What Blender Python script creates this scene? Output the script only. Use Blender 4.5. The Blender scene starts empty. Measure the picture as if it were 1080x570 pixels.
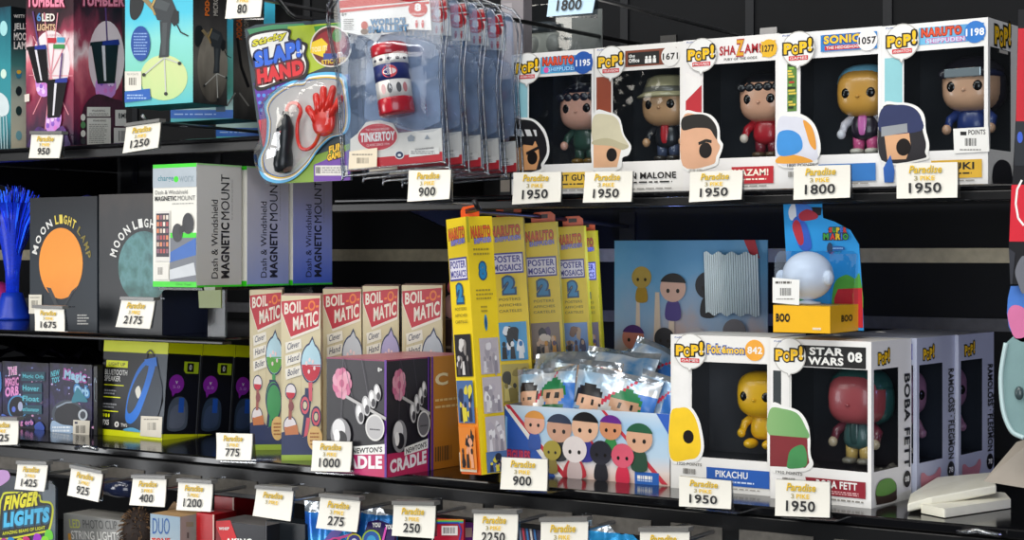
import bpy, bmesh, math, random
from mathutils import Vector, Matrix
random.seed(7)
R = math.radians
scene = bpy.context.scene
COL = scene.collection

# ------------------------------------------------------------------ camera
FPX, TH, HZ = 1750.0, R(33), 268.0
CAM = Vector((0, 0, 1.40))
FWD = Vector((-math.sin(TH), math.cos(TH), 0)); RGT = Vector((math.cos(TH), math.sin(TH), 0)); ZUP = Vector((0, 0, 1))
cd = bpy.data.cameras.new('camera'); cam = bpy.data.objects.new('camera', cd); COL.objects.link(cam)
cam.location = CAM; cam.rotation_euler = (R(90), 0, TH)
cd.sensor_width = 36; cd.lens = FPX / 1080 * 36; cd.shift_y = (HZ - 285) / 1080
cd.clip_start = 0.02
scene.camera = cam

def ray(px, py): return FWD + RGT * ((px - 540) / FPX) + ZUP * ((HZ - py) / FPX)
def at(px, py, Y):
    r = ray(px, py); return CAM + r * (Y / r.y)
def on_z(px, py, z):
    r = ray(px, py); return CAM + r * ((z - CAM.z) / r.z)

# ------------------------------------------------------------------ materials
MATS = {}
def lin(h):
    h = h.lstrip('#'); c = [int(h[i:i+2], 16) / 255 for i in (0, 2, 4)]
    return tuple((x / 12.92 if x <= .04045 else ((x + .055) / 1.055) ** 2.4) for x in c) + (1,)
def _new(key):
    m = bpy.data.materials.new(key); m.use_nodes = True; nt = m.node_tree
    return m, nt, nt.nodes['Principled BSDF']
def M(h, rough=.42, var=.10, metal=0, scale=60, bump=0, emit=0, coat=0):
    k = ('M', h, rough, var, metal, scale, bump, emit, coat)
    if k in MATS: return MATS[k]
    m, nt, b = _new('paint_' + h.lstrip('#'))
    tc = nt.nodes.new('ShaderNodeTexCoord'); n = nt.nodes.new('ShaderNodeTexNoise'); n.inputs['Scale'].default_value = scale
    n.inputs['Detail'].default_value = 3
    nt.links.new(tc.outputs['Object'], n.inputs['Vector'])
    mx = nt.nodes.new('ShaderNodeMix'); mx.data_type = 'RGBA'
    c = lin(h)
    mx.inputs[6].default_value = tuple(x * (1 - var) for x in c[:3]) + (1,)
    mx.inputs[7].default_value = tuple(min(1, x * (1 + var)) for x in c[:3]) + (1,)
    nt.links.new(n.outputs[0], mx.inputs[0]); nt.links.new(mx.outputs[2], b.inputs['Base Color'])
    b.inputs['Roughness'].default_value = rough; b.inputs['Metallic'].default_value = metal
    b.inputs['Coat Weight'].default_value = coat; b.inputs['Coat Roughness'].default_value = .08
    if bump:
        bp = nt.nodes.new('ShaderNodeBump'); bp.inputs['Strength'].default_value = bump; bp.inputs['Distance'].default_value = .004
        nt.links.new(n.outputs[0], bp.inputs['Height']); nt.links.new(bp.outputs[0], b.inputs['Normal'])
    if emit:
        nt.links.new(mx.outputs[2], b.inputs['Emission Color']); b.inputs['Emission Strength'].default_value = emit
    MATS[k] = m; return m
def RAMP(stops, axis='Z', rough=.42, noise=0., nscale=4., sph=False, ctr=(.5, .5, .5), rad=.6, nd=5):
    """gradient print or painted light: colour ramp over the generated box of the mesh, with optional noise"""
    k = ('R', tuple(stops), axis, rough, noise, nscale, sph, ctr, rad)
    if k in MATS: return MATS[k]
    m, nt, b = _new('gradient_print_or_light')
    tc = nt.nodes.new('ShaderNodeTexCoord')
    n = nt.nodes.new('ShaderNodeTexNoise'); n.inputs['Scale'].default_value = nscale; n.inputs['Detail'].default_value = nd
    nt.links.new(tc.outputs['Generated'], n.inputs['Vector'])
    if sph:
        d = nt.nodes.new('ShaderNodeVectorMath'); d.operation = 'DISTANCE'; d.inputs[1].default_value = ctr
        nt.links.new(tc.outputs['Generated'], d.inputs[0])
        s = nt.nodes.new('ShaderNodeMath'); s.operation = 'DIVIDE'; s.inputs[1].default_value = rad
        nt.links.new(d.outputs['Value'], s.inputs[0]); val = s.outputs[0]
    else:
        sp = nt.nodes.new('ShaderNodeSeparateXYZ'); nt.links.new(tc.outputs['Generated'], sp.inputs[0]); val = sp.outputs[axis]
    ma = nt.nodes.new('ShaderNodeMath'); ma.operation = 'MULTIPLY_ADD'; ma.inputs[1].default_value = noise * 2
    sb = nt.nodes.new('ShaderNodeMath'); sb.operation = 'SUBTRACT'; sb.inputs[1].default_value = .5
    nt.links.new(n.outputs[0], sb.inputs[0]); nt.links.new(sb.outputs[0], ma.inputs[0]); nt.links.new(val, ma.inputs[2])
    cr = nt.nodes.new('ShaderNodeValToRGB'); el = cr.color_ramp.elements
    while len(el) < len(stops): el.new(.5)
    for e, (p, h) in zip(el, stops): e.position = p; e.color = lin(h)
    nt.links.new(ma.outputs[0], cr.inputs[0]); nt.links.new(cr.outputs[0], b.inputs['Base Color'])
    b.inputs['Roughness'].default_value = rough
    MATS[k] = m; return m
def FOIL(h, h2, scale=14, rough=.22, metal=.55, bump=.5, coord='Object', sx=(1, 1, 1)):
    k = ('F', h, h2, scale, rough, metal, bump, sx)
    if k in MATS: return MATS[k]
    m, nt, b = _new('foil_print')
    tc = nt.nodes.new('ShaderNodeTexCoord'); mp = nt.nodes.new('ShaderNodeMapping'); mp.inputs['Scale'].default_value = sx
    n = nt.nodes.new('ShaderNodeTexNoise'); n.inputs['Scale'].default_value = scale; n.inputs['Detail'].default_value = 4
    nt.links.new(tc.outputs[coord], mp.inputs[0]); nt.links.new(mp.outputs[0], n.inputs['Vector'])
    cr = nt.nodes.new('ShaderNodeValToRGB'); el = cr.color_ramp.elements
    el[0].position = .38; el[0].color = lin(h); el[1].position = .62; el[1].color = lin(h2)
    nt.links.new(n.outputs[0], cr.inputs[0]); nt.links.new(cr.outputs[0], b.inputs['Base Color'])
    bp = nt.nodes.new('ShaderNodeBump'); bp.inputs['Strength'].default_value = bump; bp.inputs['Distance'].default_value = .006
    nt.links.new(n.outputs[0], bp.inputs['Height']); nt.links.new(bp.outputs[0], b.inputs['Normal'])
    b.inputs['Roughness'].default_value = rough; b.inputs['Metallic'].default_value = metal
    MATS[k] = m; return m
def CLEAR(tint='f4f8fa', gloss=.06, rough=.06, edge=.55, wav=.15, scale=18):
    k = ('C', tint, gloss, rough, edge, wav, scale)
    if k in MATS: return MATS[k]
    m, nt, b = _new('clear_plastic'); nt.nodes.remove(b)
    out = [n for n in nt.nodes if n.type == 'OUTPUT_MATERIAL'][0]
    tr = nt.nodes.new('ShaderNodeBsdfTransparent'); tr.inputs[0].default_value = lin(tint)
    gl = nt.nodes.new('ShaderNodeBsdfGlossy'); gl.inputs['Roughness'].default_value = rough
    lw = nt.nodes.new('ShaderNodeLayerWeight'); lw.inputs['Blend'].default_value = .25
    ma = nt.nodes.new('ShaderNodeMath'); ma.operation = 'MULTIPLY_ADD'; ma.inputs[1].default_value = edge; ma.inputs[2].default_value = gloss
    nt.links.new(lw.outputs['Facing'], ma.inputs[0])
    tc = nt.nodes.new('ShaderNodeTexCoord'); n = nt.nodes.new('ShaderNodeTexNoise'); n.inputs['Scale'].default_value = scale
    nt.links.new(tc.outputs['Object'], n.inputs['Vector'])
    bp = nt.nodes.new('ShaderNodeBump'); bp.inputs['Strength'].default_value = wav; bp.inputs['Distance'].default_value = .01
    nt.links.new(n.outputs[0], bp.inputs['Height']); nt.links.new(bp.outputs[0], gl.inputs['Normal']); nt.links.new(bp.outputs[0], lw.inputs['Normal'])
    mx = nt.nodes.new('ShaderNodeMixShader')
    nt.links.new(ma.outputs[0], mx.inputs[0]); nt.links.new(tr.outputs[0], mx.inputs[1]); nt.links.new(gl.outputs[0], mx.inputs[2])
    nt.links.new(mx.outputs[0], out.inputs[0])
    MATS[k] = m; return m

def HAZE(h, fac, rough=.3):
    k = ('H', h, fac, rough)
    if k in MATS: return MATS[k]
    m, nt, b = _new('hazy_plastic'); out = [n for n in nt.nodes if n.type == 'OUTPUT_MATERIAL'][0]
    tc = nt.nodes.new('ShaderNodeTexCoord'); n = nt.nodes.new('ShaderNodeTexNoise'); n.inputs['Scale'].default_value = 28; nt.links.new(tc.outputs['Object'], n.inputs['Vector'])
    ma = nt.nodes.new('ShaderNodeMath'); ma.operation = 'MULTIPLY'; ma.inputs[1].default_value = fac * 2; nt.links.new(n.outputs[0], ma.inputs[0])
    b.inputs['Base Color'].default_value = lin(h); b.inputs['Roughness'].default_value = rough
    tr = nt.nodes.new('ShaderNodeBsdfTransparent'); mx = nt.nodes.new('ShaderNodeMixShader')
    nt.links.new(ma.outputs[0], mx.inputs[0]); nt.links.new(tr.outputs[0], mx.inputs[1]); nt.links.new(b.outputs[0], mx.inputs[2]); nt.links.new(mx.outputs[0], out.inputs[0])
    MATS[k] = m; return m

WHITE, BLACK = M('ecebe6', .4, .03), M('0a0a0b', .45)
YEL = M('f7c21a'); RED = M('c81e24')

# ------------------------------------------------------------------ text
_TC = {}
def glyph(s, off=0., shear=0.):
    k = (s, round(off, 4), shear)
    if k in _TC: return _TC[k]
    cu = bpy.data.curves.new('lettering', 'FONT'); cu.body = s; cu.offset = off; cu.shear = shear; cu.resolution_u = 3
    cu.space_character = 1.0 + max(0, off) * 2.2 if not s.startswith('~') else 1
    ob = bpy.data.objects.new('lettering', cu); COL.objects.link(ob)
    dg = bpy.context.evaluated_depsgraph_get(); dg.update()
    me = bpy.data.meshes.new_from_object(ob.evaluated_get(dg))
    V = [(v.co.x, v.co.y) for v in me.vertices]; P = [tuple(p.vertices) for p in me.polygons]
    bpy.data.objects.remove(ob); bpy.data.curves.remove(cu); bpy.data.meshes.remove(me)
    bb = (min(v[0] for v in V), min(v[1] for v in V), max(v[0] for v in V), max(v[1] for v in V)) if V else (0, 0, 1, 1)
    _TC[k] = (V, P, bb); return _TC[k]

# ------------------------------------------------------------------ mesh builder
def catmull(pts, n=6, closed=True):
    out = []; L = len(pts)
    rng = range(L) if closed else range(L - 1)
    for i in rng:
        g = lambda j: Vector(pts[j % L]) if closed else Vector(pts[max(0, min(L - 1, j))])
        p0, p1, p2, p3 = g(i - 1), g(i), g(i + 1), g(i + 2)
        for q in range(n):
            t = q / n
            out.append(.5 * ((2 * p1) + (p2 - p0) * t + (2 * p0 - 5 * p1 + 4 * p2 - p3) * t * t + (3 * p1 - p0 - 3 * p2 + p3) * t ** 3))
    if not closed: out.append(Vector(pts[-1]))
    return out
class MB:
    def __init__(s): s.v = []; s.f = []; s.mi = []; s.sm = []; s.mats = []; s.bevel = 0; s.subsurf = 0
    def mid(s, m):
        if m not in s.mats: s.mats.append(m)
        return s.mats.index(m)
    def add(s, V, Fc, m, smooth=False):
        b = len(s.v); s.v += [Vector(x) for x in V]; i = s.mid(m)
        for f in Fc: s.f.append(tuple(b + q for q in f)); s.mi.append(i); s.sm.append(smooth)
        return s
    def poly(s, P, m): return s.add(P, [tuple(range(len(P)))], m)
    def hexa(s, O, A, B, C, m):
        O, A, B, C = map(Vector, (O, A, B, C))
        P = [O, O+A, O+A+B, O+B, O+C, O+A+C, O+A+B+C, O+B+C]
        fs = [(0,3,2,1),(4,5,6,7),(0,1,5,4),(1,2,6,5),(2,3,7,6),(3,0,4,7)]
        if A.cross(B).dot(C) < 0: fs = [f[::-1] for f in fs]
        return s.add(P, fs, m)
    def box(s, x0, x1, y0, y1, z0, z1, m): return s.hexa((x0,y0,z0),(x1-x0,0,0),(0,y1-y0,0),(0,0,z1-z0), m)
    def prism(s, P, ext, m, m2=None):
        P = [Vector(p) for p in P]; n = len(P); Q = [p + Vector(ext) for p in P]
        s.add(P, [tuple(range(n))], m); s.add(Q, [tuple(reversed(range(n)))], m2 or m)
        s.add(P + Q, [(i, i + n, (i + 1) % n + n, (i + 1) % n) for i in range(n)], m2 or m); return s
    def tube(s, pts, r, m, n=8, closed=False, cap=True):
        pts = [Vector(p) for p in pts]; L = len(pts); V = []; rr = r if isinstance(r, (list, tuple)) else [r] * L
        for i, p in enumerate(pts):
            if closed: t = pts[(i + 1) % L] - pts[i - 1]
            else: t = pts[min(i + 1, L - 1)] - pts[max(i - 1, 0)]
            t.normalize(); a = t.cross(Vector((.31, .17, .93)))
            if a.length < 1e-3: a = t.cross(Vector((1, 0, 0)))
            a.normalize(); b = t.cross(a)
            for k in range(n):
                an = 2 * math.pi * k / n; V.append(p + (a * math.cos(an) + b * math.sin(an)) * rr[i])
        Fc = []
        for i in range(L if closed else L - 1):
            for k in range(n):
                j = (i + 1) % L; Fc.append((i*n+k, i*n+(k+1) % n, j*n+(k+1) % n, j*n+k))
        if cap and not closed: Fc += [tuple(reversed(range(n))), tuple(range((L-1)*n, L*n))]
        return s.add(V, Fc, m, True)
    def lathe(s, c, prof, m, ax=ZUP, n=24, smooth=True):
        ax = Vector(ax).normalized(); a = ax.cross(Vector((.2, .9, .1))).normalized(); b = ax.cross(a); V = []
        for (r, h) in prof:
            for k in range(n):
                an = 2 * math.pi * k / n; V.append(Vector(c) + ax * h + (a * math.cos(an) + b * math.sin(an)) * max(r, 1e-5))
        L = len(prof)
        Fc = [(i*n+k, i*n+(k+1) % n, (i+1)*n+(k+1) % n, (i+1)*n+k) for i in range(L-1) for k in range(n)]
        Fc += [tuple(reversed(range(n))), tuple(range((L-1)*n, L*n))]
        return s.add(V, Fc, m, smooth)
    def sell(s, c, r, m, B=None, e=2.0, nu=20, nv=12, v0=-.5, v1=.5, taper=0):
        """super-ellipsoid; B = basis (x, y, z vectors)"""
        B = B or (Vector((1,0,0)), Vector((0,1,0)), ZUP); V = []; q = 2 / e
        cp = lambda t: math.copysign(abs(math.cos(t)) ** q, math.cos(t)); sp = lambda t: math.copysign(abs(math.sin(t)) ** q, math.sin(t))
        for j in range(nv + 1):
            ph = math.pi * (v0 + (v1 - v0) * j / nv)
            for i in range(nu):
                th = 2 * math.pi * i / nu
                z = sp(ph); k = 1 - taper * z
                V.append(Vector(c) + B[0] * (r[0] * cp(ph) * cp(th) * k) + B[1] * (r[1] * cp(ph) * sp(th) * k) + B[2] * (r[2] * z))
        Fc = [(j*nu+i, j*nu+(i+1) % nu, (j+1)*nu+(i+1) % nu, (j+1)*nu+i) for j in range(nv) for i in range(nu)]
        if v0 > -.49: Fc.append(tuple(reversed(range(nu))))
        if v1 < .49: Fc.append(tuple(range(nv*nu, (nv+1)*nu)))
        return s.add(V, Fc, m, True)
    def sweep_bar(s, p, q, w, h, m):
        p, q = Vector(p), Vector(q); t = (q - p).normalized(); a = t.cross(ZUP)
        if a.length < 1e-3: a = Vector((1, 0, 0))
        a.normalize(); b = a.cross(t)
        return s.hexa(p - a*w/2 - b*h/2, a*w, b*h, q - p, m)

class T:
    """one top-level thing: one mesh, or an Empty at its base with its parts"""
    ALL = []
    def __init__(s, name, label, cat, group=None, kind=None):
        s.name, s.label, s.cat, s.group, s.kind, s.parts, s.loc = name, label, cat, group, kind, [], None
    def part(s, name, parent=None, label=None, kind=None):
        mb = MB(); s.parts.append((name, mb, parent, label, kind)); return mb
    def props(s, o):
        if s.label: o['label'] = s.label
        if s.cat: o['category'] = s.cat
        if s.group: o['group'] = s.group
        if s.kind: o['kind'] = s.kind
    def done(s):
        if s.loc is None:
            P = [v for p in s.parts for v in p[1].v]
            s.loc = Vector(((min(v.x for v in P)+max(v.x for v in P))/2, (min(v.y for v in P)+max(v.y for v in P))/2, min(v.z for v in P)))
        root = None; made = {}
        if len(s.parts) > 1:
            root = bpy.data.objects.new(s.name, None); root.empty_display_size = .03; COL.objects.link(root); root.location = s.loc; s.props(root)
        for name, mb, parent, label, kind in s.parts:
            me = bpy.data.meshes.new(name); me.from_pydata([v - s.loc for v in mb.v], [], mb.f)
            for m in mb.mats: me.materials.append(m)
            me.polygons.foreach_set('material_index', mb.mi); me.polygons.foreach_set('use_smooth', mb.sm); me.update()
            o = bpy.data.objects.new(s.name if root is None else name, me); COL.objects.link(o)
            if mb.bevel:
                b = o.modifiers.new('bevel', 'BEVEL'); b.width = mb.bevel; b.segments = 2; b.limit_method = 'ANGLE'; b.angle_limit = R(50)
            if mb.subsurf:
                b = o.modifiers.new('subdiv', 'SUBSURF'); b.levels = mb.subsurf; b.render_levels = mb.subsurf
            if root is None: o.location = s.loc; s.props(o); s.obj = o
            else:
                o.parent = made.get(parent[0] if isinstance(parent, tuple) else id(parent), root) if parent is not None else root
                if label: o['label'] = label
                if kind: o['kind'] = kind
            made[id(mb)] = o
        if root: s.obj = root
        return s.obj
def dup(o, move, label, parent=None):
    c = o.copy(); COL.objects.link(c)
    if parent is None: c.location = o.location + Vector(move); c['label'] = label
    else: c.parent = parent
    for ch in o.children: dup(ch, None, None, c)
    return c

# ------------------------------------------------------------------ flat print on a face
class Face:
    def __init__(s, O, U, V, W, H):
        s.O, s.U, s.V, s.W, s.H = Vector(O), Vector(U).normalized(), Vector(V).normalized(), W, H
        s.N = s.U.cross(s.V).normalized()
        if s.N.dot(CAM - s.O) < 0: s.N = -s.N
    def hit(s, px, py):
        r = ray(px, py); t = (s.O - CAM).dot(s.N) / r.dot(s.N); d = CAM + r * t - s.O
        c = s.U.dot(s.V); du, dv = d.dot(s.U), d.dot(s.V); k = 1 - c * c
        return ((du - c * dv) / k, (dv - c * du) / k)
class Sheet:
    """print layers on a face; mode 'px' = points traced over the photograph, 'fr' = fractions from the top-left corner"""
    def __init__(s, mb, face, mode='px', off=.0004, step=.00006): s.mb, s.F, s.mode, s.d, s.step = mb, face, mode, off, step
    def uv(s, p):
        if s.mode == 'px': return s.F.hit(*p)
        return (p[0] * s.F.W, (1 - p[1]) * s.F.H)
    def P(s, u, v): return s.F.O + s.F.U * u + s.F.V * v + s.F.N * s.d
    def bump(s): s.d += s.step
    def poly(s, pts, m):
        P = [s.P(*s.uv(p)) for p in pts]
        n = Vector((0, 0, 0))
        for i in range(len(P)): n += (P[i] - P[0]).cross(P[(i + 1) % len(P)] - P[0])
        if n.dot(s.F.N) < 0: P.reverse()
        s.mb.poly(P, m); s.bump(); return s
    def rect(s, x0, y0, x1, y1, m): return s.poly([(x0, y1), (x1, y1), (x1, y0), (x0, y0)], m)
    def ell(s, cx, cy, rx, ry, m, n=28, a0=0, a1=360, rot=0):
        k = n if a1 - a0 < 360 else n - 1; pts = []
        for i in range(n):
            a = R(a0 + (a1 - a0) * i / k) if a1 - a0 < 360 else R(360 * i / n)
            x, y = rx * math.cos(a), -ry * math.sin(a); c, q = math.cos(R(rot)), math.sin(R(rot))
            pts.append((cx + x * c + y * q, cy - x * q + y * c))
        return s.poly(pts, m)
    def blob(s, pts, m, n=5): return s.poly([tuple(p) for p in catmull([Vector((a, b)) for a, b in pts], n)], m)
    def line(s, pts, w, m):
        for (x0, y0), (x1, y1) in zip(pts, pts[1:]):
            d = Vector((x1 - x0, y1 - y0)); q = Vector((-d.y, d.x)).normalized() * w / 2
            s.poly([(x0 + q.x, y0 + q.y), (x0 - q.x, y0 - q.y), (x1 - q.x, y1 - q.y), (x1 + q.x, y1 + q.y)], m); s.d -= s.step
        s.bump(); return s
    def text(s, t, A, B, C, m, bold=.0, out=None, ow=.05, shear=0.):
        """A = bottom-left, B = bottom-right, C = top-left of the lettering"""
        if out is not None: s._text(t, A, B, C, out, bold + ow * 1.9, bold, shear)
        return s._text(t, A, B, C, m, bold, bold, shear)
    def _text(s, t, A, B, C, m, off, ref, shear):
        V, P, _ = glyph(t, off, shear); bb = glyph(t, ref, shear)[2]
        a, b, c = (Vector(s.uv(p)) for p in (A, B, C)); w = max(bb[2] - bb[0], 1e-4); h = max(bb[3] - bb[1], 1e-4)
        W3 = []
        if off != ref:    # glyph spacing differs between outline and fill: align each end
            bb2 = glyph(t, off, shear)[2]; pad = (off - ref)
            sx = (w + 2 * pad) / max(bb2[2] - bb2[0], 1e-4); sy = (h + 2 * pad) / max(bb2[3] - bb2[1], 1e-4)
            V = [((x - bb2[0]) * sx + bb[0] - pad, (y - bb2[1]) * sy + bb[1] - pad) for x, y in V]
        for x, y in V:
            q = a + (b - a) * ((x - bb[0]) / w) + (c - a) * ((y - bb[1]) / h); W3.append(s.P(q.x, q.y))
        flip = (b - a).cross(c - a) < 0 if False else ((b - a).x * (c - a).y - (b - a).y * (c - a).x) < 0
        if s.F.U.cross(s.F.V).dot(s.F.N) < 0: flip = not flip
        s.mb.add(W3, [tuple(reversed(p)) if flip else p for p in P], m); s.bump(); return s
    def t(s, t, x0, y1, x1, h, m, bold=0., dy=0., out=None, ow=.05, shear=0.):
        """axis-aligned text: left, baseline, right, height (up), dy = baseline drop to the right"""
        return s.text(t, (x0, y1), (x1, y1 + dy), (x0, y1 - h), m, bold, out, ow, shear)
    def arc(s, t, cx, cy, rx, ry, a0, a1, h, m, bold=0.02):
        n = len(t)
        for i, ch in enumerate(t):
            if ch == ' ': continue
            a = R(a0 + (a1 - a0) * (i + .5) / n); da = abs(R(a1 - a0)) / n * .40
            p = lambda an, k: (cx + rx * k * math.cos(an), cy - ry * k * math.sin(an))
            k1 = 1 + h; s.text(ch, p(a + da, 1), p(a - da, 1), p(a + da, k1), m, bold); s.d -= s.step
        s.bump(); return s
    def bars(s, x0, y0, x1, y1, m, n=14):
        rr = random.Random(int(x0 * 7 + y0 * 13)); x = x0
        w = (x1 - x0) / n
        for i in range(n):
            ww = w * rr.choice((.3, .5, .7)); s.poly([(x, y1), (x + ww, y1), (x + ww, y0), (x, y0)], m); s.d -= s.step; x += w
        s.bump(); return s
    def lines(s, x0, y0, x1, n, dy, h, m, seed=1):
        rr = random.Random(seed)
        for i in range(n):
            y = y0 + i * dy; x = x0; xe = x1 - (x1 - x0) * rr.random() * .25
            while x < xe:
                w = (x1 - x0) * (.05 + .12 * rr.random()); s.rect(x, y, min(x + w, xe), y + h, m); s.d -= s.step; x += w + (x1 - x0) * .03
        s.bump(); return s

class Bx:
    """a carton: front lower-left corner seen at pixel x0, front right corner at x1, top-left at ytop; stands at height zb with its front at Y"""
    def __init__(s, x0, x1, Y, zb, ytop, D, yaw=0., lean=0., roll=0.):
        s.O = at(x0, 300, Y); s.O.z = zb
        Rm = Matrix.Rotation(R(yaw), 3, 'Z') @ Matrix.Rotation(R(roll), 3, 'Y') @ Matrix.Rotation(R(-lean), 3, 'X')
        s.U, s.B, s.V = Rm @ Vector((1,0,0)), Rm @ Vector((0,1,0)), Rm @ Vector((0,0,1))
        # right edge: point O + U w projects to column x1
        col = lambda p: 540 + FPX * (p - CAM).dot(RGT) / (p - CAM).dot(FWD)
        row = lambda p: HZ - FPX * (p - CAM).z / (p - CAM).dot(FWD)
        def solve(f, lo, hi):
            sg = f(lo) > 0
            for _ in range(50):
                mid = (lo + hi) / 2
                if (f(mid) > 0) == sg: lo = mid
                else: hi = mid
            return lo
        s.W = solve(lambda w: col(s.O + s.U * w) - x1, 0, 1.2); s.H = solve(lambda h: ytop - row(s.O + s.V * h), 0, 1.2); s.D = D
    def P(s, u, v, d): return s.O + s.U * u + s.V * v + s.B * d
    def shift(s, u=0, v=0, d=0):
        import copy; c = copy.copy(s); c.O = s.P(u, v, d); return c
    @property
    def front(s): return Face(s.O, s.U, s.V, s.W, s.H)
    @property
    def right(s): return Face(s.O + s.U * s.W, s.B, s.V, s.D, s.H)
    @property
    def top(s): return Face(s.O + s.V * s.H, s.U, s.B, s.W, s.D)
    @property
    def bottom(s): return Face(s.O, s.U, s.B, s.W, s.D)
    def solid(s, mb, m, mr=None, mt=None):
        O, U, V, B = s.O, s.U * s.W, s.V * s.H, s.B * s.D
        q = [O, O+U, O+U+B, O+B, O+V, O+U+V, O+U+B+V, O+B+V]
        base = len(mb.v); mb.v += q
        for f, mm in (((0,3,2,1), m), ((4,5,6,7), mt or m), ((0,1,5,4), m), ((1,2,6,5), mr or m), ((2,3,7,6), m), ((3,0,4,7), mr or m)):
            mb.f.append(tuple(base + i for i in f)); mb.mi.append(mb.mid(mm)); mb.sm.append(False)
        mb.bevel = .0006
        return mb
# ================================================================== setting
ZL, ZU, ZT, ZM = 1.152, 1.467, 1.545, 1.2955      # decks: lower, upper right, upper left, middle left
WALLY = 2.02
def struct(name, mb):
    t = T(name, None, None, kind='structure'); t.parts.append((name, mb, None, None, None)); return t.done()
wall_m = M('05070b', .9, .5, scale=25, bump=.15)
w = MB(); w.box(-4.2, 1.6, WALLY, WALLY + .03, .2, 2.6, wall_m); struct('wall_back', w)
w = MB(); w.box(-4.2, 1.6, -1.5, 2.05, .17, .2, M('2a2a2c', .5)); struct('floor', w)
steel = M('c0b59a', .5, .3, metal=.1, scale=90); steel2 = M('55555a', .5, .3, metal=.1, scale=90)
def wall_bar(y0, y1, m, name, x0=-4.2, x1=1.6, px=700):
    mb = MB(); a = at(px, y0, WALLY - .006).z; b = at(px, y1, WALLY - .006).z
    mb.box(x0, x1, WALLY - .006, WALLY, b, a, m); struct(name, mb)
wall_bar(262.5, 276.5, steel, 'trim_1')
wall_bar(329, 341, steel2, 'trim_2')
mb = MB()
for k in range(26):
    x = -3.6 + k * .19
    mb.box(x, x + .012, WALLY - .004, WALLY, 1.52, 2.5, M('0a0e15', .6, .3))
struct('trim_3', mb)

deck_m = M('0c0c0e', .13, .3, scale=12); rail_m = M('0a0a0b', .35, .3)
patch_m = M('57534d', .7, .45, scale=120)
clear_g = CLEAR('c9ccd0', .12, .12, .5, .1)
def shelf(name, label, x0, x1, yf, z, th, patches, rh=.046):
    t = T(name, label, 'shelf', 'shelves of the wall display')
    d = t.part('deck'); d.box(x0, x1, yf, WALLY - .008, z - th, z, deck_m); d.bevel = .002
    r = t.part('front_rail'); r.box(x0, x1, yf - .004, yf + .012, z - rh, z - th - .0005, rail_m); r.bevel = .001
    for (a, b) in patches:
        p = t.part('label_strip', r); p.box(a, b, yf - .0055, yf - .0035, z - .040, z - .024, patch_m)
    for xb in (x0 + .02, (x0 + x1) / 2, x1 - .03):
        b = t.part('bracket'); b.prism([(xb, yf + .10, z - th - .001), (xb, WALLY - .008, z - th - .001), (xb, WALLY - .008, z - .09)], (.004, 0, 0), rail_m)
    return t.done()
YF = 1.50
xs = lambda px, Y: at(px, 300, Y).x
pl = [(0,45),(57,98),(108,155),(168,215),(225,274),(287,345),(365,460),(470,512),(524,606),(627,689),(710,764),(782,860),(882,962),(985,1066)]
shelf('display_shelf', 'long glossy black lower shelf with grey label strips along its front lip', -2.9, .55, YF, ZL, .010,
      [(xs(a, YF), xs(b, YF)) for a, b in pl])
shelf('display_shelf', 'black shelf carrying the row of white window boxes at upper right', xs(352, 1.575), .55, 1.575, ZU, .006, [], .016)
shelf('display_shelf', 'black shelf under the pink tumbler carton at upper left', -2.9, xs(288, 1.52), 1.535, ZT, .006, [], .018)
shelf('display_shelf', 'black shelf under the black moon lamp cartons at left', -2.9, xs(246, 1.55), 1.535, ZM, .004, [], .0085)

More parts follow.
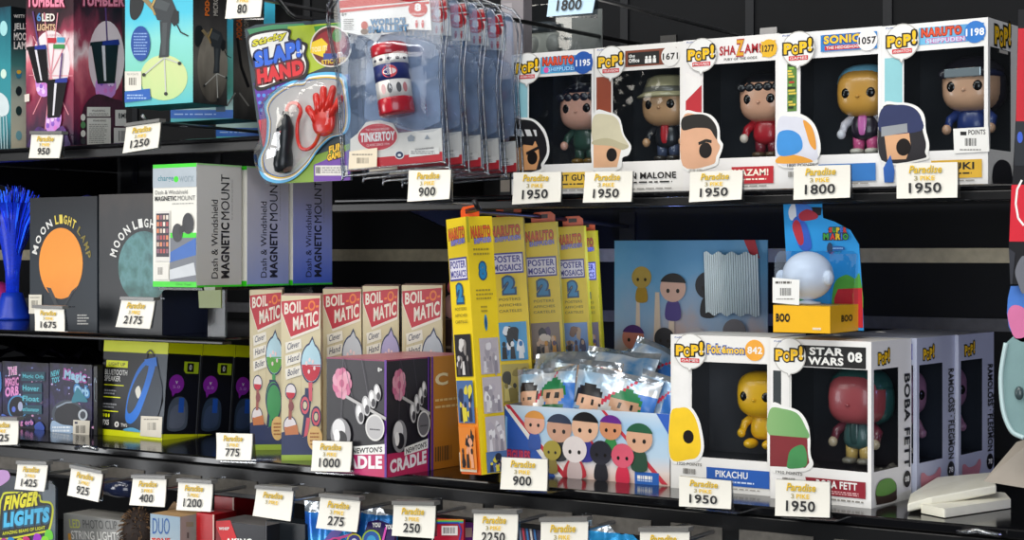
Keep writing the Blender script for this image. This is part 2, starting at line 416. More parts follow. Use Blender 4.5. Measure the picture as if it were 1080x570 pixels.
# ------------------------------------------------------------------ price tags
tag_white = M('eae6da', .35, .03); tag_ink = M('1a1a1c', .5); tag_y = M('e6bc14', .5, .1); tag_g = M('9a8f60', .5)
lip_m = M('6e6d6a', .3, .15)
def tag(c, num, where, Y, tint=None, lip=True, nh=.30, numcol=None, clip=.03):
    """c = TL, TR, BR, BL on the photograph; card stands at depth Y"""
    TL, TR, BR, BL = [at(x, y, Y) for x, y in c]
    label = ('%s price tag %s %s' % ('pale blue' if tint else 'white', ('reading ' + num) if num else 'with glare hiding its number', where)) if not isinstance(where, tuple) else where[0]
    t = T('price_tag', label, 'price tag', 'shelf price tags')
    card = t.part('card'); n = Vector((0, 1, 0))
    # gently bowed card
    N = 8; V = []; U = TR - TL; Dn = BL - TL; Dr = BR - TR; bow = U.length * .05
    for j in range(N + 1):
        v = j / N
        for u in (0, 1):
            base = (TL + Dn * v) if u == 0 else (TR + Dr * v)
            V.append(base + Vector((0, -bow * (v ** 2) + 0*bow, 0)))
    # keep the outline on the same rays: bow is small and real
    V2 = [p + Vector((0, .0012, 0)) for p in V]
    m = tag_white if not tint else M(tint, .35, .03)
    fs = [(2*j, 2*j+2, 2*j+3, 2*j+1) for j in range(N)]
    card.add(V, fs, m); card.add(V2, [tuple(reversed(f)) for f in fs], m)
    rim = [2*j for j in range(N+1)] + [2*j+1 for j in range(N, -1, -1)]
    b = len(card.v); card.add([V[i] for i in rim] + [V2[i] for i in rim], [(i, i + len(rim), (i+1) % len(rim) + len(rim), (i+1) % len(rim)) for i in range(len(rim))], m)
    # lettering follows the bow through small quads
    def put(s, fx0, fy1, fx1, fh, mm, bold, shear=0, d=.0003):
        Vg, Pg, bb = glyph(s, bold, shear); W, H = bb[2] - bb[0], bb[3] - bb[1]; out = []
        for x, y in Vg:
            u = fx0 + (fx1 - fx0) * (x - bb[0]) / W; v = fy1 - fh * (y - bb[1]) / H
            pt = (TL + Dn * v) * (1 - u) + (TR + Dr * v) * u
            out.append(pt + Vector((0, -bow * (v * v) - .0012 - d, 0)))
        card.add(out, Pg, mm)
    put('Paradise', .22, .30, .76, .22, tag_g, .03, .25, .0002); put('Paradise', .215, .29, .755, .22, tag_y, .012, .25, .0004)
    put('3', .30, .50, .36, .13, tag_g, .02); put('PIKE', .40, .50, .64, .13, tag_y, .03)
    if num: put(num, .5 - .083 * len(num) * 1.62 * .5 - .02, .86, .5 + .083 * len(num) * 1.62 * .5 - .02, nh, tag_ink, .022)
    h = t.part('holder')
    up = (TL - BL).normalized(); ul = U.length
    if lip:   # folded plastic lip over the card, running back to the shelf
        h.hexa(TL + Vector((-.001, -.002, .0005)), U * 1.02, Vector((0, .011, 0)), up * .004, lip_m)
        h.hexa(TL + U * .45 + up * .001 + Vector((0, .012, 0)), U * .12, Vector((0, clip, 0)), up * .0015, clear_g)
    h.hexa(TL + Vector((0, .003, 0)), U, Vector((0, .0012, 0)), -up * (TL - BL).length, clear_g)
    if not lip:
        h.hexa(BL - up * .0025 + Vector((0, -bow, 0)) + U * .12, U * .98, Vector((0, .035, 0)), up * .0012, clear_g)
    return t.done()
YU = 1.548
tag([(240,-14),(277,-14),(276,18),(239,20)], '80', 'hanging at the top edge beside the microphone boxes', 1.43, clip=.1)
tag([(580,-18),(630,-18),(626,14),(578,18)], '1800', 'hanging at the top edge above the window boxes', 1.50, tint='bcd8ea', nh=.34)
tag([(33,142),(66,142),(64,167),(32,167)], '950', 'below the pink tumbler carton', 1.50)
tag([(133,134),(169,129),(168,156),(131,162)], '1250', 'below the turquoise microphone carton', 1.47, clip=.06)
tag([(431,180),(475,179),(475,210),(431,213)], '900', 'below the clear blister pack with the red canister', 1.40, lip=False)
for c, n, wh in (([(541.5,182),(591.5,181.5),(592.5,213),(541.5,216)], '1950', 'below the box numbered 1195'),
                 ([(617,181.5),(667,180.5),(667,213),(616,214)], '1950', 'below the box numbered 1671 with the bucket hat'),
                 ([(727.7,181.5),(783,179.5),(783,210.5),(728,213.5)], '1950', 'below the box numbered 1277 with the red name strip'),
                 ([(836.8,175.7),(896.6,173.7),(897.4,208.5),(838,211)], '1800', 'below the box numbered 1057'),
                 ([(945,172.6),(1009.7,171),(1010.5,208.5),(946.8,209.7)], '1950', 'below the box numbered 1198')):
    tag(c, n, wh, YU, lip=False)
tag([(36,325.5),(67,326.5),(69.5,350),(38.6,349)], '1675', 'below the orange moon carton', 1.50)
tag([(128,316.7),(163,317.7),(159.6,347),(123.5,345)], '2175', 'below the teal moon carton', 1.49)
tag([(-15,443),(19,444),(20,469),(-15,470)], '1425', ('price tag ending in 25, cut by the left edge before dark galaxy cartons',), 1.48)
tag([(228,457),(266,458),(266,486),(229.7,485)], '775', 'below the yellow and black speaker cartons', 1.46, lip=False)
tag([(329.6,465),(371,466.5),(370.4,498),(329.6,496.8)], '1000', 'below the cradle toy cartons', 1.46, lip=False)
tag([(529,482.7),(577,484.8),(578,518),(529,516)], '900', 'below the tray of toy pouches', 1.475, lip=False)
tag([(716,502.7),(771,507.8),(772,537),(717.4,534)], '1950', 'below the white window box with the yellow figure', 1.475, lip=False)
tag([(817.6,506),(875,509),(876,546),(818.5,544)], '1950', 'below the white window box numbered 08', 1.475, lip=False)
YB = 1.42
hooktags = [([(18.5,490),(50,491),(48,518.5),(17,516)], '1425', 'on a hook above the dark finger light pack'),
  ([(75,494),(108,500.5),(105,529.6),(72.6,522.6)], '925', 'tilted on a hook above the grey string light carton'),
  ([(140,505),(175,506),(175,535),(138,532.7)], '400', 'on a hook at the bottom left'),
  ([(188,509),(224,511),(223.7,540),(187.5,538)], '1200', 'on a hook above the white carton with blue letters'),
  ([(270.5,516),(309,518.7),(307.6,550),(268,544)], '', 'above the black and red carton'),
  ([(338,525),(379.7,529),(377.6,561.5),(334.8,557)], '275', 'on a hook above the blue bag'),
  ([(415,533),(459,534),(459,568),(414.7,565)], '250', 'on a hook above the dark colourful bag'),
  ([(499.7,542),(546,543),(546,577),(499.7,576)], '2250', 'on a hook at the bottom edge'),
  ([(570.5,551),(620,550.5),(620,588),(570.5,588)], None, 'x'), ([(675,561.6),(727,561.6),(727,600),(675,600)], None, 'x')]
wire = M('9a9a9c', .3, .2, metal=.9); wire_k = M('151516', .35, .2)
def hook(px, py, Y, label, m=wire, r=.0022, back=None, group='display hooks'):
    p = at(px, py, Y); yb = back or WALLY - .009
    t = T('peg_hook', label, 'hook', group)
    rod = t.part('rod'); rod.tube([p + Vector((0, -.0, .008)), p + Vector((0, .006, .001)), p + Vector((0, .02, 0)), Vector((p.x, yb, p.z))], r, m, 8)
    pl = t.part('back_plate'); pl.box(p.x - .012, p.x + .012, yb - .004, yb, p.z - .02, p.z + .02, m)
    return t.done()
for i, (c, n, wh) in enumerate(hooktags):
    if n is None:
        wh = ('white price tag cut by the bottom edge above the blue crinkled bag' if i == 9 else 'white price tag cut by the bottom edge, just right of tag 2250',); n = '1250' if i == 9 else '1100'
    tag(c, n, wh, YB, clip=.035)
    cx = c[1][0] - 8; cy = c[1][1] + 10
    nm = ('reading ' + n) if isinstance(wh, str) and n else ('with glare' if n == '' else ('at the bottom edge left' if i == 8 else 'at the bottom edge right'))
    hook(cx, cy, YB + .006, 'thin wire hook running back from the price tag ' + (nm if not isinstance(wh, tuple) else ('cut off right of the tag 2250' if i == 8 else 'cut off above the blue bag')), group='wire hooks of the bottom row')

hook(268, -2, 1.436, 'wire hook carrying the price tag 80 at the top edge', group='hooks at the top edge')
hook(604, -8, 1.508, 'wire hook carrying the pale blue tag at the top edge', group='hooks at the top edge')
# ================================================================== left section
def zrow(px, py, Y): return at(px, py, Y).z
# --- teal jellyfish carton
bx = Bx(-34, 11.5, 1.585, ZT, 12, .07)
t = T('lamp_box', 'teal jellyfish lamp carton cut by the left edge of the upper left shelf', 'box')
c = t.part('carton'); bx.solid(c, RAMP([(0, '0c2a34'), (.25, '2f8a94'), (.6, '2a8791'), (.9, '17606f'), (1, '0d3c4c')], noise=.12), RAMP([(0, 'd8d0b4'), (.35, 'b9c4b4'), (.6, '3d7b78'), (.75, '12262c'), (1, '0b1114')]), M('12343f'))
S = Sheet(c, bx.front); S.ell(4, 30, 4, 8, M('9fd4d6')); S.ell(4, 78, 3, 5, M('c9e0d0'))
S.blob([(-12,112),(-2,98),(7,103),(10,114),(6,122),(-10,124)], M('c9d6d8'));
for k in range(6): S.line([(-8+3*k,122),(-9+3.4*k,140),(-7+3*k,157)], 1.1, M('9fb8bc'))
S = Sheet(c, bx.right); S.t('WITTY', 14.5, 19, 26, 3.5, WHITE, .02); S.t('JELLY', 14.5, 33, 31, 8.5, WHITE, .02); S.t('MOOD', 14.5, 42.5, 32, 8, WHITE, .02); S.t('LAMP', 14.5, 52, 31, 8, WHITE, .02)
for y, cc in ((78,'2f7f9c'),(96,'13282c'),(117,'1d3a3a'),(143,'7ab0b8')): S.ell(19.5, y, 3.2, 5, M(cc))
S.ell(19.5, 76, 2.5, 2.2, M('d9b33a'))
t.done()
# --- pink tumbler carton
bx = Bx(27.5, 77.5, 1.585, ZT, -8, .0905)
burst = RAMP([(0, '1a1226'), (.16, '3c1836'), (.38, '8e2c48'), (.52, 'd06a78'), (.62, 'e8d0d2'), (.72, '9c3a52'), (.86, '3a1a26'), (1, '1a1016')], noise=.32, nscale=3.2)
t = T('tumbler_box', 'pink and black starburst carton picturing dark tumblers with straws', 'box')
c = t.part('carton'); bx.solid(c, burst)
kk, blu, lil = M('151316', .3), M('20308c'), M('b77ad0')
def tumbler(S, x, y, w, h, lean, straw, glow):
    p = lambda a, b: (x + a * w + lean * b, y + b * h)
    S.line([(straw[0], straw[1]), p(.1, 0)], 1.6, M('5a3a74'))
    S.blob([p(-.34,1.25), p(-.30,.85), p(.32,.85), p(.34,1.2), p(.0,1.35)], M('c98ad6')) if glow else None
    for k in range(9):
        r2 = random.Random(k + int(x)); S.ell(*p(-.3+.6*r2.random(), .9+.35*r2.random()), 1.8, 2.6, M(r2.choice(('e6c4f0','8c5ac0','d47ac8'))))
    S.poly([p(-.5,.0), p(.5,-.02), p(.33,.95), p(-.30,.97)], kk); S.poly([p(-.12,.05), p(.0,.05), p(.02,.9), p(-.06,.9)], M('d9d6dc'))
    S.poly([p(-.55,.06), p(-.53,-.03), p(.5,-.10), p(.53,.0)], kk); S.poly([p(-.1,.04), p(-.08,-.06), p(.5,-.10), p(.53,.03)], blu)
S = Sheet(c, bx.front)
S.ell(54, 66, 20, 34, RAMP([(0, 'd9c8cc'), (1, 'f0e4e4')], noise=.3))
for k in range(10): S.line([(54, 80), (54+36*math.cos(k*.63)*.64, 80+70*math.sin(k*.63))], 1.0, M('d98a96'))
S.t('TUMBLER', 29, 7.5, 69, 12, M('e98aa4'), .05, out=M('6a1730'), ow=.05)
S.t('6', 39.5, 22.5, 44, 9, M('4a7fb8'), .03); S.t('LED', 45, 22.5, 58.5, 8, M('f0e9dc'), .03); S.t('LIGHTS', 40, 32.5, 59, 7, M('dcb890'), .03)
S.t('LIGHTSUP', 51, 38.5, 67, 2.6, M('c9a0a8'), .01); S.rect(51,40,60,45.5,M('b82a3a')); S.rect(61,39.5,69,45,M('4a9cc0')); S.rect(57,47,69,51.5,M('3c8a48'))
tumbler(S, 40, 51, 20, 38, 6, (35.5, 12), 1); tumbler(S, 62, 86, 21, 40, -4, (67, 56), 1)
S.blob([(32,150),(42,134),(56,140),(68,133),(74,146),(73,156),(34,156)], RAMP([(0,'2a1a4a'),(.2,'5a2a78'),(.4,'2a1630')], noise=.4, nscale=8))
S.poly([(26.8+1,100),(33,99),(33,107),(28,108)], M('d9cfc4'))
S = Sheet(c, bx.right)
S.ell(112, 62, 19, 40, RAMP([(0, 'd4bcc4'), (1, 'efe2e4')], 'Y', noise=.3))
S.t('TUMBLER', 85, 6.5, 131, 12, M('e98aa4'), .05, out=M('6a1730'), ow=.05, dy=.5)
tumbler(S, 110, 46, 29, 44, 1, (111, 8), 1)
S.blob([(86,118),(100,100),(118,104),(130,112),(131,156),(88,158)], RAMP([(0,'1c1018'),(.25,'451a30'),(.45,'2a1018')], noise=.4, nscale=8))
S.rect(91, 113, 115.5, 123, M('d2cfc8')); S.rect(91, 124.5, 116, 153, M('d2cfc8')); S.t('WARNING', 96, 118, 110, 2.2, M('55524e'), .01); S.lines(93, 119.5, 114, 2, 1.6, .8, M('8a8680')); S.t('WARNING', 97, 128.5, 111, 2.2, M('55524e'), .01); S.lines(93, 131, 114, 11, 1.9, .8, M('8a8680'), 3)
S.rect(120.5, 116, 132, 133, M('cfccc8')); S.t('BMI', 124, 125, 132, 5.5, M('2a2a2c'), .02); S.rect(119, 135, 132, 153, M('cfccc8')); S.bars(124, 138, 132, 149, M('3a3a3c'), 9)
for y, cc in ((124,'d8d4cc'),(132,'5a8a5a'),(141,'d8d4cc'),(149,'3a3a3c')): S.ell(86.5, y, 2.6, 3.6, M(cc))
t.done()
# --- microphone cartons on hooks
def mic(S, ox, oy, sx, sy, leg='c2c4be'):
    """desk microphone on a small tripod; (ox, oy) = middle of its grip"""
    g, d, e = M('33383c'), M('202427'), M('474d50'); f = lambda x, y: (ox + (x - 174) * sx, oy + (y - 46) * sy)
    S.blob([f(139,-8), f(148,-10), f(152,2), f(149,14), f(143,21), f(138,18), f(137,6)], d)
    S.line([f(150,-4), f(163,10)], 5 * sx, M('8a7a58')); S.poly([f(160,4), f(165,-8), f(182,0), f(188,14), f(180,24), f(166,21)], g); S.poly([f(166,-2), f(180,4), f(176,12), f(163,8)], e)
    S.line([f(161,6), f(166,-6)], 2 * sx, M('b79a5a')); S.line([f(164,16), f(160,6)], 2 * sx, M('a88a50'))
    S.poly([f(184,10), f(189,12), f(189,24), f(184,28), f(180,22)], d); S.line([f(187,26), f(191,34), f(199,38)], 1.4 * sx, d)
    S.poly([f(169,22), f(181,23), f(179,42), f(178.5,60), f(168,61), f(170,44)], g); S.poly([f(172,24), f(177,24), f(175,58), f(171,58)], e)
    for x, y in ((175.5,99), (190,67), (152.5,79)): S.line([f(174,61), f(x,y)], 1.3 * sx, M(leg)); S.ell(*f(x, y), 1.9*sx, 1.9*sy, d)
def micbox(x0, x1, Y, yb, yt, D, label, full):
    bx = Bx(x0, x1, Y, zrow((x0+x1)/2, yb, Y), yt, D)
    t = T('microphone_box', label, 'box', 'microphone cartons hanging in a row')
    c = t.part('carton'); bx.solid(c, RAMP([(0, '52b8c0'), (.25, '7cccb8'), (.45, '86d4cc'), (.6, '4cc0d8'), (1, '28a8cc')], noise=.08, nscale=2), RAMP([(0, '2a2a2a'), (.3, '6a6660'), (.5, '4a4846'), (.8, '1c1c1e'), (1, '141416')], noise=.12), M('18605c'))
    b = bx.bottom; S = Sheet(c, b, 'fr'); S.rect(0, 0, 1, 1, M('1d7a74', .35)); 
    S = Sheet(c, bx.front)
    if full:
        S.ell(173, 82, 25, 24, RAMP([(0, 'b8d490'), (.3, 'ccd898'), (.45, 'b4d8a4'), (.6, 'a4dcb8')], noise=.15)); mic(S, 174, 46, 1, 1)
        S.ell(149, 46, 10.2, 18.5, M('1c4a96')); S.lines(142, 35, 157, 8, 3.1, 1.3, M('8aa8d8'), 4)
        S.rect(132.6, 75.5, 150, 96, M('e0dcd0')); S.t('950 POINTS', 135, 79.5, 147, 2, M('8a867e')); S.bars(137, 82, 145, 90, M('6a665e'), 8)
        S.poly([(132.5,97),(159,93.5),(160,105),(132.5,108.5)], M('1f5cb0')); S.lines(135, 100, 157, 2, 3, 1.3, M('a8c4e8'), 2)
        S = Sheet(c, bx.right); S.ell(224, 70, 16, 38, RAMP([(0, '4a4640'), (.35, '8e887c'), (.6, '5a5650')], noise=.2)); mic(S, 228, 67, .62, .71)
        S.text('PODCAST', (220, 17), (220.5, -18), (215, 16.5), M('d8702a'), .05); S.text('MICROPHONE', (229, 17), (229, -24), (224, 16.5), M('b9b4aa'), .02)
    else:
        S.poly([(x0, yb-2), (x1, yb-2), (x1, yb-11), (x0, yb-11)], M('1f62bc')); S.lines(x0+4, yb-7, x1-4, 1, 3, 1.2, M('9fc0e8'), 2)
        S.poly([(x0, yb-11), (x1, yb-11), (x1, yb-22), (x0, yb-22)], M('a9c8c4')); S.rect(x1-18, yb-22, x1-8, yb-9, M('2c4a5c'))
        if x0 < 200:
            S = Sheet(c, bx.right); S.text('PODCAST', (255, 42), (255, 14), (249, 41), M('b85a24'), .05); S.text('MICROPHONE', (262, 40), (262, 8), (257, 40), M('8a867e'), .02); S.line([(262, 92), (254, 70), (250, 40)], 3, M('1a1a1c')); S.line([(248, 98), (239, 112)], 1.6, M('9a9892')); S.line([(252, 98), (262, 112)], 1.6, M('8a8882'))
    t.done(); return bx
mb0 = micbox(132, 203.5, 1.52, 110.5, -40, .062, 'turquoise carton picturing a black desk microphone, front of its row', True)
mb1 = micbox(180, 246, 1.64, 127, -30, .060, 'turquoise microphone carton directly behind the front one', False)
mb2 = micbox(228, 290, 1.77, 146, -20, .060, 'turquoise microphone carton rearmost of its row, half hidden by the hand toy card', False)
hook(150, 128, 1.50, 'wire hook with the tag 1250 under the turquoise microphone carton', group='hooks at left')
# --- things on the moon shelf
def carton(name, label, bx, m, mr=None, mt=None, group=None, cat='box'):
    t = T(name, label, cat, group); c = t.part('carton'); bx.solid(c, m, mr, mt); return t, c
navy = RAMP([(0, '1c242c'), (.5, '222b34'), (1, '181c22')], noise=.1)
b1 = Bx(31.5, 102.5, 1.590, ZM, 209, .135, yaw=-2)
t, c = carton('moon_lamp_box', 'dark carton picturing a plain orange moon disc', b1, navy)
S = Sheet(c, b1.front)
S.ell(64.5, 278, 23, 37.5, RAMP([(0, 'e8862c'), (.5, 'f29a38'), (1, 'ef9436')], noise=.12, nscale=6), 40)
S.poly([(49,303),(54,304),(63,324),(63,333)], M('3a3c40')); S.poly([(82,302),(76,307),(66,325),(63,333)], M('33363a'))
S.arc('MOON', 65, 279, 26.5, 43, 168, 108, .20, M('e6e6e2'), .03); S.arc('LIGHT', 65, 279, 26.5, 43, 104, 58, .22, M('ecd65c'), .03); S.arc('LAMP', 65, 279, 27, 43, 54, 6, .18, M('8a7c34'), .02)
S.lines(82, 332, 95, 4, 3, 1.4, M('b9b9b6'), 2)
st = t.part('points_sticker'); S2 = Sheet(st, b1.front, off=.0018); S2.rect(27.5+4, 311, 45, 331, M('d9d4c4')); S2.bars(34, 317, 41, 325, M('6a665c'), 8); S2.lines(33, 313.5, 43, 1, 1, 1, M('8a867c'))
t.done()
b2 = Bx(104.5, 171, 1.555, ZM, 205.5, .12)
t, c = carton('moon_lamp_box', 'dark carton picturing a teal cratered moon, partly behind the white magnetic mount carton', b2, RAMP([(0, '12161a'), (.55, '1a1e22'), (.85, '2c2c2e'), (1, '3a3634')], noise=.2))  # ramp lightens towards the top to paint glare on the face
S = Sheet(c, b2.front)
S.ell(152, 282, 27, 38, RAMP([(0, '20403e'), (.35, '3c6c6a'), (.55, '56888a'), (.75, '3a6264'), (1, '6a9a9a')], noise=.7, nscale=7), 40)
S.arc('MOON', 153, 283, 31.5, 43, 166, 116, .22, M('dcdcd8'), .03); S.arc('LIGHT', 153, 283, 31.5, 43, 112, 62, .22, M('dcdcd8'), .03); S.arc('LAMP', 153, 283, 31.5, 43, 56, 10, .2, M('dcdcd8'), .03)
t.done()
# --- white magnetic mount cartons on a clear riser
bm = Bx(161.5, 207.5, 1.480, at(185, 303, 1.480).z, 174, .078, yaw=-1)
def mount(b, label, shade, full):
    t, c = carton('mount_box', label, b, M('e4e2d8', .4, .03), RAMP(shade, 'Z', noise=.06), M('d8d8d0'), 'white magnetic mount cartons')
    gr = M('35d41e')
    S = Sheet(c, b.front, 'fr')
    S.rect(0, 0, 1, .03, gr); S.rect(0, .955, 1, 1, gr)
    if full:
        S.rect(.0, .03, 1, .19, M('a9b4bc')); S.t('charge', .12, .15, .48, .06, M('3f7f8c'), .02); S.ell(.54, .125, .055, .025, gr); S.t('worx', .61, .15, .94, .05, M('8a9aa4'), .0)
        S.t('Dash & Windshield', .06, .245, .80, .032, M('5a5a58'), .0); S.t('MAGNETIC', .05, .298, .55, .038, M('1c1c1c'), .03); S.t('MOUNT', .58, .298, .97, .038, M('5a5a58'), .0); S.lines(.45, .32, .95, 1, .02, .006, M('8a8a86'))
        S.rect(.40, .56, 1, .60, gr); S.rect(.40, .60, 1, .955, M('6c7078')); S.poly([(.40,.72),(1,.60),(1,.74),(.40,.80)], M('2c62b0')); S.poly([(.40,.86),(.95,.80),(1,.90),(.40,.94)], M('c4c8cc'))
        S.rect(.07, .38, .41, .79, M('d9d6d0')); S.rect(.09, .40, .39, .755, M('2a2430'))
        rr = random.Random(2)
        for i in range(4):
            for j in range(6): S.rect(.105+.072*i, .415+.055*j, .155+.072*i, .45+.055*j, M(rr.choice(('d8845a','c9b0a0','8a5a6a','e4d8cc','b04a4a')))); S.d -= S.step
        S.bump(); S.ell(.82, .485, .13, .085, M('24262a')); S.ell(.58, .56, .12, .075, M('2c2e32')); S.line([(.62,.55),(.76,.51)], .06, M('1c1e20'))
        S.rect(.05, .815, .38, .94, M('dedbd2')); S.bars(.13, .84, .26, .90, M('7a7670'), 8); S.t('One Year', .55, .985, .9, .018, M('1a6a14'))
    S = Sheet(c, b.right, 'fr')
    ink = M('161618')
    S.text('Dash & Windshield', (.46, .93), (.46, .29), (.32, .93), ink, .0)
    S.text('MAGNETIC', (.72, .93), (.72, .475), (.53, .93), ink, .035); S.text('MOUNT', (.72, .45), (.72, .08), (.53, .45), ink, .0)
    S.text('for all mobile phones and devices', (.80, .45), (.80, .12), (.765, .45), M('8a8a88'), 0)
    S.rect(0, .985, 1, 1, gr); S.rect(0, 0, 1, .012, M('9ad08c'))
    t.done()
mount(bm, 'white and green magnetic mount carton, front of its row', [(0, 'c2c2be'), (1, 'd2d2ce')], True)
bq = bm.shift(d=.086, u=.002); mount(bq, 'magnetic mount carton directly behind the front one, pale blue light painted on its side', [(0, '8f9fd0'), (.4, 'b4b8cc'), (1, 'c4c2c6')], False)  # blue spill light put into the side colour, stronger on the rearmost carton
bq = bm.shift(d=.170, u=.004); bq.H *= .985; mount(bq, 'magnetic mount carton rearmost of its row, blue light painted on its side', [(0, '4f6fd0'), (.35, '8c98d0'), (1, 'b4b0bc')], False)
t = T('clear_riser', 'clear plastic riser carrying the white magnetic mount cartons', 'stand')
r = t.part('platform'); zr = bm.O.z - .0008; a = bm.P(0, 0, 0); e = bm.P(bm.W, 0, .255)
r.box(a.x + .004, e.x - .002, a.y + .006, e.y, zr - .003, zr, CLEAR('9aa4a8', .02, .2, .12, .1))
for yy in (max(a.y + .065, 1.545), e.y - .02):
    l = t.part('leg'); l.box(a.x + .03, e.x - .02, yy, yy + .004, ZM + .0002, zr - .003, CLEAR('9aa4a8', .02, .2, .12, .1))
t.done()
t = T('clear_tag_holder', 'small yellowish clear tag holder under the white magnetic mount carton', 'tag holder')
p = t.part('plate'); P = [at(x, y, 1.47) for x, y in ((209,307),(233,306),(233,325),(210,325))]; p.prism(P, (0, .002, 0), M('66723f', .4, .1))
c2 = t.part('clip'); P = [at(x, y, 1.4705) for x, y in ((215,303),(227,303),(226,313),(216,313))]; p2 = c2.prism(P, (0, .012, 0), M('55603c', .3))
t.done()
# --- blue fibre optic lamp
t = T('fibre_optic_lamp', 'blue fibre optic lamp with a flared plume on a cone base', 'lamp')
lb = on_z(13, 337, ZM + .0005); blue = M('1c48d8', .35, .1); rr = random.Random(5)
b = t.part('base'); k = .98
b.lathe(lb, [(.030*k, 0), (.029*k, .004), (.019*k, .034), (.0165*k, .042), (.012*k, .043)], blue)
f = t.part('fibre_plume', kind='stuff'); fm = [M('1a3cf0', .25, .2, emit=.6), M('2a6cff', .25, .2, emit=.8), M('0c1c90', .25, .2), M('0a1468', .3, .2)]
top = lb + Vector((0, 0, .045))
core = f.lathe(top, [(.010, -.003), (.011, .03), (.017, .07), (.026, .11), (.033, .14), (.0, .14)], M('1636c8', .4, .4, scale=300, emit=.35), n=16)
for i in range(420):
    an = rr.random() * 6.283; sp = rr.random() ** .6 * .062; h = .145 + rr.random() * .030 - sp * .4
    d = Vector((math.cos(an), math.sin(an) * .6, 0))
    pts = [top + d * (.010 * rr.random()) , top + d * (sp * .22) + Vector((0, 0, h * .42)), top + d * (sp * .6) + Vector((0, 0, h * .78)), top + d * sp + Vector((0, 0, h))]
    f.tube(pts, [.0009, .0008, .0008, .0006], fm[i % 4], 3, cap=False)
t.done()
t = T('pink_ball', 'bright pink ball behind the blue fibre optic lamp', 'ball')
p = on_z(0, 325, ZM); r_ = .030; m_ = t.part('ball'); q = at(-2, 298, 1.80); q.z = ZM + r_; m_.sell(q, (r_,)*3, M('e03a8a', .35, .1), None, 2, 24, 16); t.done()
t = T('violet_lamp', 'dim violet glitter lamp standing at the back behind the moon cartons', 'lamp')
q = at(92, 225, 1.83); q.z = ZM
b = t.part('base'); b.lathe(q, [(.03, 0), (.03, .02), (.022, .05)], M('15151c', .3))
b = t.part('glitter_head'); b.sell(q + Vector((0, 0, .123)), (.03, .03, .075), M('2a2a78', .3, .5, scale=220, emit=.15)); t.done()
# --- dark galaxy cartons at lower left
gal = RAMP([(0, '141022'), (.35, '1e1a3a'), (.5, '2c2456'), (.62, '181430'), (.8, '241c44'), (1, '0e0c1a')], noise=.6, nscale=5)
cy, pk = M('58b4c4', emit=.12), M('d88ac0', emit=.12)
def magic(bx, label, face):
    t, c = carton('floating_orb_box', label, bx, gal, gal, M('16121f', .25, .3)); S = Sheet(c, bx.front)
    rr = random.Random(int(bx.O.x * 1000))
    x0 = face
    for k in range(22):
        S.ell(x0 + 46 * rr.random(), 388 + 66 * rr.random(), .5 + rr.random(), .5 + rr.random(), M(rr.choice(('7a8ac8','c8b4e0','4a5aa0','d8a0c8')))); S.d -= S.step
    S.bump(); return t, c, S
b = Bx(2.5, 51.5, 1.600, ZL, 381, .12); t, c, S = magic(b, 'dark galaxy carton with pink and cyan lettering, left of two', 3)
S.t('THE', 9, 396, 18, 8, pk, .03, -1, out=M('f0d8e8'), ow=.03); S.t('MAGIC', 6, 408, 20, 9, pk, .03, -1, out=M('5a2a5c'), ow=.05); S.t('ORB', 6, 419, 20, 10, pk, .04, -2, out=M('6a3a7c'), ow=.05)
S.ell(19, 430, 10.5, 13, M('4a8ac0')); S.ell(19, 430, 9, 11.5, M('10101e')); S.ell(15, 432, 2, 3, M('5a70d0')); S.ell(22, 429, 2.5, 5, M('a8b0d0'))
for y, s_ in ((399, 'Magic Orb'), (411, 'Hover'), (422, 'Float'), (434, 'and boomerang')): S.rect(25 if y > 400 else 23, y-6.5, 45 if y>400 else 48, y+3, M('1c4a5c')); S.t(s_, 24.5, y+1, 46.5 if y<400 else 42, 5.5, cy, .02, 1)
S.t('ing orb', 18, 450, 36, 7, pk, .03, out=M('2a3a7c'), ow=.06); S.blob([(37,450),(43,445),(48,452),(42,457)], M('3a58b4')); S.blob([(2.8,437),(9,440),(8,446),(3,446)], M('4a68c0')); t.done()
b = Bx(52.5, 97, 1.590, ZL, 383, .12); t, c, S = magic(b, 'dark galaxy carton with a shaded orb and barcode sticker, right of two', 54)
S.t('NEW', 54, 398, 63, 6, cy, .03, -2); S.t('TOY', 55, 405, 63, 6, cy, .03, -2)
S.t('Magic', 68, 402, 91, 12, M('9ac8e4'), .05, 4, out=M('a84a9c'), ow=.07, shear=.1); S.t('Orb', 79, 416, 94, 10, M('9ac8e4'), .05, 3, out=M('2a78b8'), ow=.08)
S.ell(72, 437, 17, 15, M('3a4450')); S.ell(73, 438.5, 15, 13, M('15161e')); S.line([(60,430),(70,425),(80,424)], 1.6, M('8a98a8'));
S.blob([(76,424),(82,410),(88,416),(93,424),(84,424)], M('26788c')); S.ell(88, 438, 5, 6, M('b9c0c8')); S.ell(88, 438, 3, 4, M('3a3f48'))
S.blob([(54,455),(56,444),(66,448),(78,450),(77,457),(60,458)], M('9ab4d0')); S.lines(56, 450, 76, 2, 3.5, 2, M('e0e8f0'), 4)
st = t.part('points_sticker'); S2 = Sheet(st, b.front, off=.002); S2.poly([(78.5,443),(96,444),(95,465),(77.5,464)], M('d6cfc0')); S2.bars(81, 449, 92, 457, M('4a463e'), 10); S2.rect(80, 445, 83, 447.3, M('2a2a4a')); S2.lines(81, 460, 92, 1, 1, 1, M('7a766c')); t.done()
b = Bx(98.5, 102.8, 1.588, ZL, 386, .010); t, c = carton('slim_black_box', 'slim dark carton between the galaxy carton and the yellow speaker carton', b, M('0c0c10', .35, .4)); S = Sheet(c, b.front); S.line([(99.5,404),(100.5,398),(102,404)], .8, M('8a98a8')); S.line([(99.5,404),(100,422),(102,424)], .8, M('55606c')); t.done()
